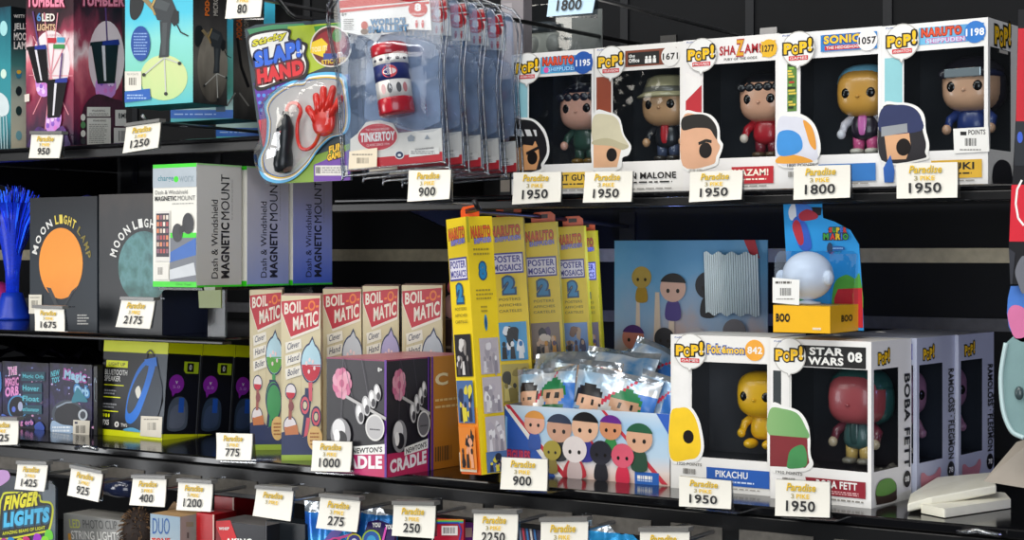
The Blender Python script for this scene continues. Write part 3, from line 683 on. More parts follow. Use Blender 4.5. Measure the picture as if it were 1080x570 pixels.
b = Bx(-40, 1.8, 1.605, ZL, 380, .12); t, c, S = magic(b, 'dark galaxy carton cut by the left edge, beside the pink lettered one', -30); S.blob([(-4,398),(0,392),(1.6,398),(1.4,412),(-3,414)], M('3a78c0')); t.done()
# glossy film lying on top of the galaxy cartons
t = T('crumpled_film', 'crumpled black plastic film lying over the galaxy cartons', 'plastic film'); mbq = t.part('film')
zt = ZL + max(0, (at(50, 381, 1.60).z - ZL)) + .0042; n1, n2 = 26, 12; V = []; xa, xb = at(-30, 380, 1.6).x, at(104, 380, 1.6).x
for j in range(n2):
    for i in range(n1):
        V.append((xa + (xb - xa) * i / (n1-1), 1.602 + .115 * j / (n2-1), zt + .010 * rr.random() + .006*math.sin(i*.9+j)))
mbq.add(V, [(j*n1+i, j*n1+i+1, (j+1)*n1+i+1, (j+1)*n1+i) for j in range(n2-1) for i in range(n1-1)], M('14121a', .18, .3), True); t.done()
# --- yellow and black speaker cartons
lime, blk = M('e6ec12', .4, .05), M('15161a', .4, .1)
bs = Bx(103.5, 171.5, 1.602, ZL, 357, .060, yaw=-2, lean=5)
for k, lab in enumerate(('yellow and black carton picturing a blue strapped speaker, front of its row', 'yellow and black speaker carton directly behind the front one', 'yellow and black speaker carton rearmost of its row, beside the cream flask carton')):
    b = bs.shift(d=k * .0622, u=.001*k, v=0)
    t, c = carton('speaker_box', lab, b, blk, blk, lime, 'yellow and black speaker cartons')
    S = Sheet(c, b.front, 'fr'); S.rect(0, 0, 1, .135, lime); S.rect(0, .94, 1, 1, lime)
    if k == 0:
        S.poly([(.78,.135),(1,.135),(1,.94),(.86,.94),(.98,.6)], M('4a525c'))
        S.rect(.06, .225, .40, .295, lime); S.t('LIGHT UP', .10, .28, .36, .035, M('5a5c10'), .02)
        S.t('BLUETOOTH', .05, .375, .40, .055, WHITE, .01); S.t('SPEAKER', .05, .44, .30, .055, WHITE, .01)
        for y, q in ((.475, .36), (.60, .32), (.745, .30)): S.rect(.05, y, q, y + .010, lime)
        for y in (.53, .56, .67, .70): S.lines(.06, y, .28, 1, .02, .016, M('8a8c90'), int(y*100))
        for x in (.06, .10, .14): S.ell(x + .02, .795, .014, .02, lime)
        S.t('IPX5', .06, .895, .17, .055, WHITE, .02); S.t('0', .26, .91, .33, .06, WHITE, .04); S.t('TWS', .36, .90, .46, .035, WHITE, .02)
        S.blob([(.42,.75),(.44,.55),(.55,.32),(.68,.20),(.80,.19),(.86,.24),(.90,.34),(.96,.50),(.94,.70),(.84,.86),(.70,.93),(.54,.92),(.44,.86)], M('2f3a48'))
        S.blob([(.42,.75),(.45,.55),(.55,.33),(.68,.205),(.79,.195),(.83,.26),(.78,.42),(.70,.62),(.62,.78),(.52,.86),(.44,.84)], M('1d74d8'))
        S.blob([(.44,.70),(.48,.53),(.57,.37),(.68,.26),(.73,.26),(.70,.40),(.64,.55),(.56,.70),(.48,.76)], M('39434e')); S.blob([(.55,.52),(.60,.47),(.64,.54),(.60,.60)], M('e6e4d8'))
        S.line([(.68,.215),(.69,.13),(.74,.10),(.79,.13),(.79,.21)], .016, M('26282c')); S.poly([(.66,.20),(.84,.17),(.86,.26),(.70,.26)], M('1d74d8'))
        S.blob([(.42,.92),(.55,.90),(.72,.93),(.78,.88),(.76,.935),(.44,.938)], M('58a8d0'))
        st = t.part('points_sticker'); S2 = Sheet(st, b.front, off=.0022); S2.poly([(150,439),(172.5,440),(171.5,462),(149,460)], M('ddd6c6')); S2.bars(157, 446, 166, 454, M('7a766a'), 8); S2.lines(153, 442, 169, 1, 1, 1.2, M('8a867a'))
    S = Sheet(c, b.right, 'fr'); S.rect(0, 0, 1, .125, lime); S.rect(0, .94, 1, 1, lime)
    S.poly([(.50,.20),(.95,.20),(.95,.32),(.56,.32),(.50,.29)], M('b9d424')); S.rect(.60, .215, .80, .305, BLACK); S.t('0', .66, .285, .74, .055, WHITE, .03)
    S.ell(.30, .43, .23, .095, M('9a2cb0')); S.poly([(.16,.50),(.32,.50),(.20,.565)], M('9a2cb0')); S.t('v', .26, .43, .34, .03, WHITE, .03); S.t('5.0', .19, .475, .41, .03, M('d89ae4'), .01)
    S.blob([(.08,.85),(.10,.68),(.24,.58),(.50,.56),(.66,.62),(.70,.74),(.66,.87),(.40,.91),(.14,.90)], M('3a4a5c' if k else '56606c')); S.blob([(.14,.84),(.18,.70),(.36,.64),(.58,.66),(.62,.80),(.50,.87),(.22,.88)], M('4a5c78' if k else '6a7280')); S.rect(.40, .57, .56, .72, M('2a62c4'))
    S.rect(.97, .13, 1, .94, M('5c5e60')); t.done()
# ================================================================== middle section
# --- flask toy cartons
def boil(b, label, liquid, full, glass='b9dce8'):
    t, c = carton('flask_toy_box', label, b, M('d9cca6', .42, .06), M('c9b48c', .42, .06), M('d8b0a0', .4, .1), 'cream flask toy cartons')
    S = Sheet(c, b.front, 'fr')
    for k in range(5): S.line([(.1+.2*k, .30), (.0+.25*k, .62)], .01, M('c4b488')); S.d -= S.step
    S.bump()
    S.poly([(.0,.05),(1,.03),(.97,.20),(.25,.265),(.0,.10)], M('f0e6d8')); S.poly([(.01,.035),(.98,.015),(.95,.185),(.24,.25),(.02,.10)], M('c22233'))
    S.text('BOIL', (.08,.115), (.56,.10), (.08,.045), M('f2e8d8'), .03); S.text('-O-', (.60,.098), (.95,.086), (.60,.035), M('ec7a2c'), .03)
    S.text('MATIC', (.30,.215), (.93,.175), (.30,.13), M('f2e8d8'), .03)
    for (y, w_) in ((.305, 'Clever'), (.385, 'Hand'), (.465, 'Boiler')):
        S.poly([(.10,y-.02),(.50,y-.045),(.52,y+.015),(.12,y+.045)], M('eee8da')); S.text(w_, (.16,y+.025), (.46,y+.004), (.16,y-.015), M('2a3050'), .01, shear=.2)
    L = M(liquid); L2 = M({'c8283c': 'd85a6a', '5aa83c': '3f9a58', '7a5ab0': '9a80c4', '9a9aa0': 'b8b8bc'}[liquid]); nv = M('28345c')
    S.poly([(.60,.56),(.80,.56),(.72,.70),(.66,.86),(.58,.95),(.50,.86),(.58,.70)], nv) if full else None
    S.ell(.76, .41, .27, .125, nv); S.poly([(.66,.31),(.79,.245),(.88,.31)], nv)
    S.ell(.76, .41, .245, .113, M(glass)); S.poly([(.69,.31),(.79,.265),(.86,.31)], M(glass)); S.ell(.76, .42, .235, .10, L, a0=180, a1=360); S.rect(.525,.418,.995,.424,L)
    for (x, y) in ((.64,.41),(.72,.39),(.80,.40),(.70,.46),(.84,.44)): S.ell(x, y, .03, .013, M('f4d8d8'))
    if full:
        S.poly([(.69,.525),(.79,.525),(.78,.64),(.70,.64)], L2)
        for x, y in ((.60,.665),(.88,.735)) if liquid == 'c8283c' else ((.72,.68),(.74,.70)):
            r = .13 if liquid == 'c8283c' else .24
            S.ell(x, y, r, r*.5, nv); S.ell(x, y, r-.025, r*.5-.012, L2)
            if liquid == 'c8283c': S.ell(x, y, .07, .033, nv); S.ell(x, y, .05, .023, M('d9ccaa'))
        S.poly([(.64,.74),(.74,.74),(.62,.90),(.60,.95),(.54,.95),(.56,.88)], L2)
        for x, y, r in ((.24,.58,.12),(.22,.79,.15)):
            S.ell(x, y, r+.02, (r+.02)*.36, nv); S.ell(x, y, r, r*.36, M('e8e0e0')); S.ell(x, y+.005, r*.93, r*.33, M('c8283c'), a0=180, a1=360)
        S.poly([(.20,.62),(.28,.62),(.26,.75),(.18,.75)], M('a05a50')); S.ell(.25,.67,.07,.03,M('8a4a4a')); S.poly([(.0,.83),(.35,.80),(.55,.86),(1,.81),(1,.97),(.0,.97)], nv)
        S.poly([(.08,.80),(.40,.78),(.44,.84),(.10,.845)], M('c87a4a')); S.ell(.85, .865, .19, .075, M('e8c07a')); S.lines(.73, .83, .97, 4, .022, .010, M('a8602c'), 3)
        S.rect(.0, .965, 1, 1, M('9cb83c'))
    return t, c, S
FZ = ZL
f2 = Bx(297, 338.5, 1.520, FZ, 312, .046, yaw=36, lean=-2)
f1 = Bx(264, 298, 1.580, FZ, 306, .046, yaw=37, lean=-3)
for b, lab, liq in ((f1, 'cream flask carton with green liquid, leftmost of the five', '5aa83c'), (f2, 'cream flask carton with red liquid and coiled tube, second of five and foremost', 'c8283c')):
    t, c, S = boil(b, lab, liq, True)
    st = t.part('points_sticker'); S2 = Sheet(st, b.front, 'fr', off=.002); S2.poly([(.05,.845),(.62,.86),(.60,.985),(.05,.975)], M('e4ddd0')); S2.bars(.22, .90, .40, .95, M('6a665c'), 8); S2.t('875 POINTS', .12, .885, .5, .014, M('6a665c'))
    t.done()
f3 = Bx(341, 381.5, 1.640, FZ, 305, .042, yaw=35, lean=-2); f4 = Bx(383, 421, 1.650, FZ, 302, .042, yaw=33, lean=-2); f5 = Bx(424.5, 467, 1.640, FZ, 301, .042, yaw=30, lean=-2)
for b, lab, liq in ((f3, 'cream flask carton with red liquid behind the cradle cartons, third of five', 'c8283c'), (f4, 'cream flask carton with violet liquid, fourth of the five', '7a5ab0'), (f5, 'cream flask carton with grey flask, rightmost beside the yellow hanging boxes', '9a9aa0')):
    t, c, S = boil(b, lab, liq, False, 'b8aed8' if liq == '7a5ab0' else 'c8ccd4'); t.done()
# --- cradle toy cartons
cr = Bx(344.5, 408, 1.470, ZL, 377, .074, yaw=-3)
cdk = RAMP([(0, '15131a'), (.6, '1c1a20'), (1, '26222a')], noise=.15)
def cradle_art(S, full=True):
    S.rect(0, .0, 1, .012, M('8a3a5a'))
    S.poly([(0,.80),(1,.80),(1,1),(0,1)], RAMP([(0, '7a2a88'), (.4, 'c0286c'), (1, 'c02c5a')], 'X')) ; S.rect(.965, 0, 1, 1, M('5c2a8c'))
    S.poly([(.40,.765),(.97,.715),(.97,.80),(.40,.835)], WHITE); S.text("NEWTON'S", (.44,.822), (.93,.785), (.44,.775), BLACK, .03)
    S.text('CRADLE', (.06,.97), (.93,.93), (.06,.855), M('f4eef0'), .05)
    for k in range(9):
        a = k * 40; S.ell(.27 + .10*math.cos(R(a)), .22 + .085*math.sin(R(a)), .065, .055, M(('d0809c','c8688c','dc9cb0')[k % 3]))
    S.ell(.27, .22, .085, .075, M('dc94a8')); S.ell(.27, .22, .04, .035, M('c05a80'))
    S.line([(.29,.0),(.25,.70)], .006, M('55505a')); S.line([(.30,.0),(.52,.52)], .006, M('55505a')); S.line([(.6,.0),(.72,.35)], .006, M('55505a'))
    S.line([(.34,.33),(1.0,.50)], .028, M('b9b6b4'))
    silver = M('b4b2b2', .3)
    for x, y, r in ((.86,.28,.055),(.78,.34,.06),(.68,.40,.065),(.58,.47,.07)):
        S.ell(x, y, r, r*1.35, silver, rot=20); S.ell(x-.012, y-.02, r*.5, r*.7, M('eeecea')); S.ell(x+.02, y+.03, r*.55, r*.6, M('3a383c'))
    S.ell(.26, .66, .17, .14, M('8a888a')); S.ell(.23, .62, .11, .09, M('dedcdc')); S.ell(.27, .70, .10, .07, M('1c1a1e')); S.ell(.20,.68,.05,.06,M('f4f2f0'))
    S.ell(.83, .58, .155, .115, M('dcdad6')); S.ell(.83, .58, .135, .10, M('6c6a6e') if not full else M('b8b6b6')); S.lines(.75, .59, .92, 1, .02, .012, M('3a383a'))
def cradle(b, label):
    t, c = carton('cradle_toy_box', label, b, cdk, cdk, M('b9707e', .35, .15), 'black cradle toy cartons')
    S = Sheet(c, b.front, 'fr'); cradle_art(S); S.t('8+', .88, .10, .95, .035, WHITE, .02)
    S = Sheet(c, b.right, 'fr'); cradle_art(S, False)
    return t, c
t, c = cradle(cr, 'black carton picturing silver balls and a pink burst, front of the pair'); t.done()
# second carton behind has an orange side with lettering
cr2 = cr.shift(d=.0765, u=.001)
t, c = carton('cradle_toy_box', 'cradle carton with orange side and barcode, behind the front one', cr2, cdk, RAMP([(0, 'b06a1c'), (1, 'c88426')], noise=.1), M('c07884', .35, .15), 'black cradle toy cartons')
S = Sheet(c, cr2.right, 'fr'); S.t('C', .10, .26, .42, .11, M('f0dcae'), .04); S.lines(.10, .38, .90, 2, .06, .02, M('e0bc7a'), 3); S.bars(.10, .80, .55, .93, M('5a3c20'), 8); S.rect(0,0,.05,1,M('5c2a8c')); t.done()
# --- small pink-white toy behind
t = T('wrapped_toy_box', 'small pale box with a pink ball toy, beside the yellow hanging boxes', 'box')
b = Bx(466, 477, 1.70, ZL, 337, .05); c = t.part('carton'); b.solid(c, M('e4d8cc')); S = Sheet(c, b.front, 'fr'); S.rect(0, 0, 1, .32, M('3a2a2c')); S.rect(.1, .36, .95, .44, M('d8a050')); S.lines(.15, .2, .9, 2, .05, .02, M('9a8a80'))
o = t.part('ball_toy'); o.sell(b.P(b.W*.5, b.H + .016, .012), (.012, .011, .016), M('c89a98', .3)); o.sell(b.P(b.W*.5, b.H + .04, .016), (.009, .009, .010), M('b04a58', .3)); t.done()
# --- yellow hanging poster boxes
yel = M('efd012', .4, .05)
def patch(S, x0, y0, x1, y1, kind, seed):
    rr = random.Random(seed)
    bg = {'bw': 'b8b0b4', 'blue': '4a9cd0', 'group': '8a7a70', 'sky': '7aa0d8', 'dark': '1c1a1e', 'gold': 'b8a85a', 'orange': 'e0822a', 'night': '4a6a9c'}[kind]
    S.rect(x0, y0, x1, y1, M(bg)); w, h = x1 - x0, y1 - y0
    pal = {'bw': ['d8d4d6','a09aa0','8c8690','e4e2e2','b0a8b0'], 'blue': ['14161c','22252c','e4eaf0','2a70b0','1a1c24'], 'group': ['2a2630','d8b89a','d89a3a','5a4a6a','e4d8cc','3c4a5c'], 'sky': ['22222c','8a6a5c','4a4a70','c4a890'],
           'dark': ['4a4448','d0ccc8','2a2628','8a8480'], 'gold': ['e0d07a','8a7c3c','3a3a34','d8d0b0'], 'orange': ['1c1a1e','2a2628','e0a07a','1e1c20'], 'night': ['1c2030','d8c83a','2a3450','c8a890']}[kind]
    for k in range(9):
        cx, cy = x0 + w * (.18 + .64 * rr.random()), y0 + h * (.22 + .6 * rr.random()); rx, ry = w * (.08 + .10 * rr.random()), h * (.07 + .13 * rr.random())
        S.blob([(cx + rx * math.cos(a) * (.6 + .8*rr.random()), cy + ry * math.sin(a) * (.6 + .8*rr.random())) for a in (0, .9, 1.8, 2.7, 3.6, 4.5, 5.4)], M(rr.choice(pal)), 3)
    for k in range(3):   # small plain standing figures
        cx = x0 + w * (.22 + .28 * k); S.poly([(cx-w*.09, y1-h*.04), (cx+w*.09, y1-h*.04), (cx+w*.06, y1-h*.36), (cx-w*.06, y1-h*.36)], M(pal[k % len(pal)])); S.ell(cx, y1-h*.43, w*.06, h*.07, M(pal[(k+1) % len(pal)]))
def titlelogo(S, x0, y, x1, h):
    S.text('NARUTO', (x0, y), (x1, y - h*.1), (x0, y-h), M('e2662a'), .04, out=M('7a1c2c'), ow=.025); S.text('SHIPPUDEN', (x0+.1, y+h*.5), (x1, y+h*.35), (x0+.1, y+h*.05), M('9a98e8'), .02, out=M('3a3a90'), ow=.03)
def poster_front(S, kinds, num='2', mosaic='3c3a94'):
    titlelogo(S, .10, .085, .90, .045)
    S.rect(.06, .155, .94, .245, M(mosaic)); S.rect(.09, .162, .91, .238, M('e6e2ee')); S.t('POSTER', .12, .197, .88, .030, M(mosaic), .03); S.t('MOSAICS', .12, .233, .88, .028, M(mosaic), .03)
    S.t(num, .36, .33, .66, .07, M('2a86b8'), .06, out=M('1c4a70'), ow=.05)
    S.t('POSTERS', .22, .362, .80, .012, M('8a7a20'), .01); S.t('AFFICHES', .20, .387, .82, .012, M('8a7a20'), .01); S.t('CARTELES', .20, .412, .82, .012, M('8a7a20'), .01)
    y = .455
    for i, k in enumerate(kinds): patch(S, .10, y, .92, y + .165, k, 11 + i + len(kinds)*3); y += .180
def poster_side(S):
    S.rect(0, 0, .10, .10, M('b8b020')); titlelogo(S, .16, .085, .90, .045)
    S.lines(.2, .125, .85, 2, .018, .008, M('a8942a'), 3)
    S.t('8', .38, .245, .64, .065, M('2a86b8'), .06, out=M('1c4a70'), ow=.04)
    S.lines(.2, .285, .85, 3, .016, .007, M('a8942a'), 5); S.lines(.35, .35, .65, 2, .016, .007, M('a8942a'), 6)
    S.ell(.5, .415, .06, .032, M('2a86b8')); S.ell(.5, .415, .035, .02, M('1c4a70'))
    for i, k in enumerate(('bw', 'bw', 'bw')): patch(S, .20, .475 + .152*i, .93, .475 + .152*i + .14, k, 40 + i); 
    patch(S, .14, .925-.01, .93, .995, 'night', 47)
PBOX = []
def poster(b, label, front, side, group='yellow poster boxes on the hook', bottom=True, tabx=(.25, .95), sticker=False):
    t = T('poster_box', label, 'box', group); c = t.part('carton')
    b.solid(c, yel, yel, M('e2a11a'))
    S = Sheet(c, b.front, 'fr')
    if sticker:   # the lower front of the front box is orange
        S.poly([(0,.74),(1,.74),(1,1),(0,1)], RAMP([(0, 'e8641e'), (.2, 'ee8a1e'), (.3, 'efb414')], noise=.05))
    front(S)
    if side: S2 = Sheet(c, b.right, 'fr'); side(S2)
    tb = t.part('hang_tab', label='orange hang tab'); ob = M('f05a14', .35, .08)
    x0, x1 = tabx; q = lambda u, v: b.P(u * b.W, b.H + v, b.D * .5)
    P = [q(x0, 0), q(x1, 0), q(x1, .009), q(x1-.12, .013), q(x0+.12, .013), q(x0, .009)]; tb.prism(P, b.B * .001, ob)
    hl = [q(x0 + (x1-x0)*.3, .005), q(x0 + (x1-x0)*.7, .005), q(x0 + (x1-x0)*.7, .010), q(x0 + (x1-x0)*.3, .010)]
    tb.poly([p - b.B * .0006 for p in hl], M('2a1208'))
    if sticker:
        st = t.part('points_sticker'); S3 = Sheet(st, b.front, 'fr', off=.002); S3.rect(.02, .915, .85, .99, M('dfd2b8')); S3.bars(.12, .935, .6, .975, M('6a5a48'), 8)
    t.done(); PBOX.append(b); return b
p1z = at(487, 503, 1.475).z
pb1 = Bx(487, 508, 1.475, at(487, 500, 1.475).z, 232, .034, yaw=-22, lean=-1.5, roll=-4.2)
# place by its visible upper-left corner: shift so that the leaning box keeps its top at the photographed spot
col = lambda p: 540 + FPX * (p - CAM).dot(RGT) / (p - CAM).dot(FWD)
poster(pb1, 'yellow poster box nearest on its hook, turned to show side with 8 and grey pictures', lambda S: poster_front(S, ['dark', 'night', 'orange']), poster_side, sticker=True, tabx=(.1, 1.0))
def pfr(kinds): return lambda S: poster_front(S, kinds)
pb2 = Bx(527.5, 566, 1.675, ZL+.012, 230, .040, yaw=30, lean=-1, roll=-3.4)
poster(pb2, 'yellow poster box second on its hook, with a blue and black picture', pfr(['blue', 'gold', 'night']), None)
pb3 = Bx(564, 600.5, 1.748, ZL+.012, 236, .040, yaw=28, lean=-1, roll=-3.4)
poster(pb3, 'yellow poster box third on its hook, with a crowded group picture', pfr(['group', 'dark', 'sky']), None)
pb4 = Bx(598, 629, 1.818, ZL+.012, 240, .040, yaw=26, lean=-1, roll=-3.4)
poster(pb4, 'yellow poster box fourth on its hook, with a pale blue picture', pfr(['sky', 'group', 'sky']), None)
pb5 = Bx(611, 640, 1.888, ZL+.012, 245, .040, yaw=25, lean=-1, roll=-3.2)
poster(pb5, 'yellow poster box rearmost on its hook, mostly hidden', pfr(['group', 'sky', 'dark']), None)
# hook through the tabs
t = T('peg_hook', 'black hook carrying the yellow poster boxes', 'hook', 'black product hooks'); r = t.part('rod'); q = [b.P(b.W*.5, b.H + .0075, b.D*.5) for b in PBOX]
a0 = at(500, 222, 1.40); a0.z = q[0].z
r.tube([a0 + Vector((0, 0, .008)), a0 + Vector((0, .008, 0))] + [q[0], q[2], Vector((q[4].x + .01, WALLY - .01, q[4].z))], .0028, wire_k, 8); pl_ = t.part('back_plate'); e = Vector((q[4].x + .01, WALLY - .01, q[4].z)); pl_.box(e.x-.012, e.x+.012, e.y-.004, e.y+.0005, e.z-.02, e.z+.02, wire_k); t.done()

# --- carded hand toy
HY = 1.500
cardF = lambda Y: Face(at(280, 194, Y), at(370, 190, Y) - at(280, 194, Y), at(258, 30, Y) - at(280, 194, Y), 1, 1)
t = T('hand_toy_card', 'colourful carded sticky red hand toy in a clear blister, hanging left of the canister packs', 'toy pack')
c = t.part('card', label='printed backing card'); P = [at(x, y, HY) for x, y in ((280,194),(371,190),(366,22),(352,20),(270,26),(258,31))]; c.prism(P, (0, .0015, 0), M('2a3c46', .4, .1))
fc = Face(P[0], P[1] - P[0], P[-1] - P[0], 1, 1); S = Sheet(c, fc, 'px')
sx, sy = 115/354, 185/570
X = lambda pts: [(255 + a * sx, 15 + b * sy) for a, b in pts]
S.poly(X([(18,50),(100,35),(200,30),(240,60),(180,130),(60,130)]), M('3a8a5c')); S.poly(X([(150,40),(345,25),(350,140),(200,200),(150,130)]), M('a4b82c')); S.poly(X([(235,40),(346,24),(350,70),(250,100)]), M('3f8a3a'))
S.poly(X([(40,225),(210,200),(200,260),(80,350),(60,345)]), M('5c2a9c'))
rr = random.Random(9)
for i in range(5):
    for j in range(4):
        a, b_ = 52 + i*17 + j*4, 240 + j*24
        if a < 150 - j*18: S.ell(255 + a*sx, 15 + b_*sy, 1.9, 1.9, M('4a8ad8')); S.d -= S.step
S.bump()
S.poly(X([(55,345),(100,335),(85,440),(70,430)]), M('d0344a')); S.poly(X([(300,200),(352,195),(356,300),(330,290)]), M('2a70c8')); S.poly(X([(180,480),(352,420),(354,540),(100,552),(110,540)]), M('7a9c2c')); S.poly(X([(235,490),(353,440),(354,540),(235,545)]), M('6a3a9c'))
S.rect(255+240*sx, 15+492*sy, 255+345*sx, 15+525*sy, M('d8d4cc')); S.lines(255+262*sx, 15+498*sy, 255+340*sx, 3, 2.4, 1, M('7a767a')); S.bars(255+243*sx, 15+497*sy, 255+258*sx, 15+518*sy, M('4a464a'), 6)
S.text('FUN', X([(285,455)])[0], X([(330,440)])[0], X([(285,430)])[0], YEL, .05, out=BLACK); S.text('GAMES', X([(280,478)])[0], X([(335,462)])[0], X([(280,456)])[0], YEL, .05, out=BLACK)
# round flash
S.ell(255+292*sx, 15+105*sy, 22, 22, M('d8d0c4')); S.ell(255+292*sx, 15+105*sy, 20.5, 20.5, M('5c1a20')); S.ell(255+292*sx, 15+100*sy, 17.5, 15, M('8c1f28'))
S.poly(X([(230,92),(262,78),(282,98),(268,140),(225,125)]), M('e8c41e')); S.text('TOSS IT!', X([(230,125)])[0], X([(280,118)])[0], X([(230,108)])[0], M('f0e0b0'), .04); S.text('SLAP IT!', X([(275,148)])[0], X([(330,140)])[0], X([(275,130)])[0], WHITE, .03); S.ell(255+312*sx, 15+70*sy, 5, 7, M('3a7a3a')); S.rect(255+268*sx,15+128*sy,255+312*sx,15+152*sy,M('28408c'))
S.text('STICK IT!', X([(262,165)])[0], X([(340,155)])[0], X([(262,150)])[0], M('e8c41e'), .02)
# logo
S.blob(X([(25,70),(90,52),(160,50),(162,80),(215,95),(212,130),(222,165),(205,210),(140,222),(70,248),(45,240),(48,195),(30,150),(22,110)]), BLACK); S.blob(X([(33,76),(90,60),(152,57),(156,88),(206,102),(203,132),(212,165),(198,200),(138,212),(72,237),(55,228),(58,190),(40,150),(30,110)]), WHITE)
S.text('Sticky', X([(40,112)])[0], X([(152,80)])[0], X([(36,86)])[0], M('d8d028'), .05, out=M('3a3a1c'), ow=.05, shear=.15)
S.text('SLAP!', X([(48,178)])[0], X([(198,138)])[0], X([(42,124)])[0], M('2a6ae0'), .07, out=M('12205c'), ow=.06, shear=.05)
S.text('HAND', X([(56,228)])[0], X([(206,195)])[0], X([(52,180)])[0], M('d8202c'), .07, out=M('5c0a14'), ow=.06)
# cloud-shaped blister
cl = [(205,222),(225,204),(285,197),(328,206),(340,235),(350,330),(336,385),(290,402),(250,440),(215,490),(170,530),(120,541),(76,521),(65,470),(86,420),(92,350),(84,300),(112,258),(165,226)]
cen = (205, 370); sc_ = lambda k: [(cen[0] + (a-cen[0])*k, cen[1] + (b_-cen[1])*k) for a, b_ in cl]
for k, m_ in ((1.06, '1c2a5c'), (1.05, '5ab4e0'), (.995, 'eef0ee'), (.965, 'e0b82c'), (.935, '3a6ab0'), (.915, 'cfcbc6')): S.blob(X(sc_(k)), M(m_))
bl = t.part('blister', label='clear cloud-shaped blister'); ring = [tuple(p) for p in catmull([Vector(p) for p in X(sc_(.93))], 4)]
B0 = [at(x, y, HY) - Vector((0, .0022, 0)) for x, y in ring]; cc = sum(B0, Vector()) / len(B0)
B1 = [cc + (p - cc) * .96 + Vector((0, -.020, 0)) for p in B0]; B2 = [cc + (p - cc) * .86 + Vector((0, -.026, 0)) for p in B0]
n = len(B0); bl.add(B0 + B1 + B2, [(i, (i+1) % n, n+(i+1) % n, n+i) for i in range(n)] + [(n+i, n+(i+1) % n, 2*n+(i+1) % n, 2*n+i) for i in range(n)] + [tuple(range(2*n, 3*n))], CLEAR('f4f6f8', .05, .06, .5, .35, 30), True)
# the red sticky hand with its cord, and the dark squirt body
hm = t.part('red_hand', label='red rubber hand with five spread fingers and a looped cord'); rd = M('e02c1e', .28, .06, coat=.4)
HP = lambda a, b_, d: at(255 + a*sx, 15 + b_*sy, HY - d)
hm.sell(HP(266,345,.012), (.0165, .0055, .0185), rd, None, 2.4, 20, 12)
for tip, base in (((214,304),(246,352)), ((240,262),(252,326)), ((266,238),(262,318)), ((298,236),(276,318)), ((324,268),(286,334))):
    mid = ((tip[0]+base[0])/2, (tip[1]+base[1])/2)
    hm.tube([HP(*base, .012), HP(*mid, .0125), HP(tip[0]*.85+base[0]*.15, tip[1]*.85+base[1]*.15, .0125), HP(*tip, .012)], [.0054, .0042, .0044, .0020], rd, 10); hm.sell(HP(tip[0]*.9+base[0]*.1, tip[1]*.9+base[1]*.1, .012), (.0044, .0036, .0048), rd)
cordp = catmull([HP(a, b_, .009) for a, b_ in ((258,372),(250,395),(235,425),(212,440),(190,432),(180,395),(182,350),(192,315),(180,292),(160,290),(148,305),(146,325))], 5, False)
hm.tube(cordp, .0022, rd, 8)
bd = t.part('dark_squirt_body', label='dark rubber body with a pale spot'); dkm = M('141a1e', .3, .2)
w0, w1 = HP(132,518,.011), HP(144,316,.011); bl_ = (w1 - w0).length
bd.lathe(w0, [(.004, 0), (.0095, bl_*.03), (.0115, bl_*.14), (.0112, bl_*.28), (.0088, bl_*.42), (.0092, bl_*.52), (.0105, bl_*.64), (.0100, bl_*.76), (.0062, bl_*.88), (.0044, bl_*.94), (.004, bl_)], dkm, w1 - w0, 18)
bd.sell(HP(124,382,.0195), (.004,.001,.003), M('e8e0d0'), None); bd.sell(HP(125,382,.0205), (.0018,.0008,.0014), M('c82a2a'), None)
t.done()
t = T('peg_hook', 'black hook carrying the sticky hand card', 'hook', 'black product hooks'); r = t.part('rod'); a = at(312, 18, HY - .03); e = at(312, 18, HY); e = Vector((a.x, WALLY - .01, a.z + .02))
r.tube([a + Vector((-.022, -.01, .026)), a + Vector((-.010, 0, .006)), a, e], .0026, wire_k, 8); pl_ = t.part('back_plate'); pl_.box(e.x-.012, e.x+.012, e.y-.004, e.y+.0005, e.z-.02, e.z+.02, wire_k); t.done()

# --- clear packs with a red canister, five on one hook
TY = 1.440
shell = CLEAR('eef1f5', .025, .06, .30, .25, 20); rimm = CLEAR('c8d0da', .16, .15, .4, .2)
def tp(x, y, d=0): return at(x, y, TY - d)
t = T('canister_pack', 'clear blister pack holding a small red and blue canister, front of its hook', 'toy pack', 'clear canister packs on one hook')
co = [(361,186),(474,176),(463,-14),(351,-6)]
s1 = t.part('clear_shell', label='clear plastic shell'); P = [tp(*p) for p in co]; P2 = [p + Vector((0, .004, 0)) for p in P]
s1.add(P, [(0,1,2,3)], shell)
ring = catmull([tp(361.5,183), tp(366,185.6), tp(418,181), tp(470,176.5), tp(473.8,172), tp(468,80), tp(463,-14), tp(351.5,-6), tp(356.5,90)], 6)
s1.tube(ring, .0016, rimm, 6, closed=True); s1.tube([p + (tp(412,85) - p) * .06 + Vector((0,-.002,0)) for p in ring], .0011, rimm, 6, closed=True)
# bubble round the canister
bb = [(388,42),(404,36),(440,40),(460,46),(468,70),(466,130),(446,140),(430,134),(400,130),(384,122),(380,80)]
R0 = [tp(x, y, .002) for x, y in [tuple(p) for p in catmull([Vector(p) for p in bb], 4)]]; cc = sum(R0, Vector())/len(R0); R1 = [cc + (p-cc)*.92 + Vector((0,-.028,0)) for p in R0]; n = len(R0)
s1.add(R0 + R1, [(i, (i+1) % n, n+(i+1) % n, n+i) for i in range(n)] + [tuple(range(n, 2*n))], shell, True)
h_ = t.part('header_card', label='white and red header card'); P = [tp(x, y, -.0015) for x, y in ((360,33),(384,38),(392,42),(396,45),(402,37),(432,31),(455,32),(453,1),(449,-10),(358,-2))]; h_.prism(P, (0, .0008, 0), WHITE)
S = Sheet(h_, Face(tp(360,33,-.0015), tp(455,30,-.0015)-tp(360,33,-.0015), tp(358,1,-.0015)-tp(360,33,-.0015), 1, 1), 'px')
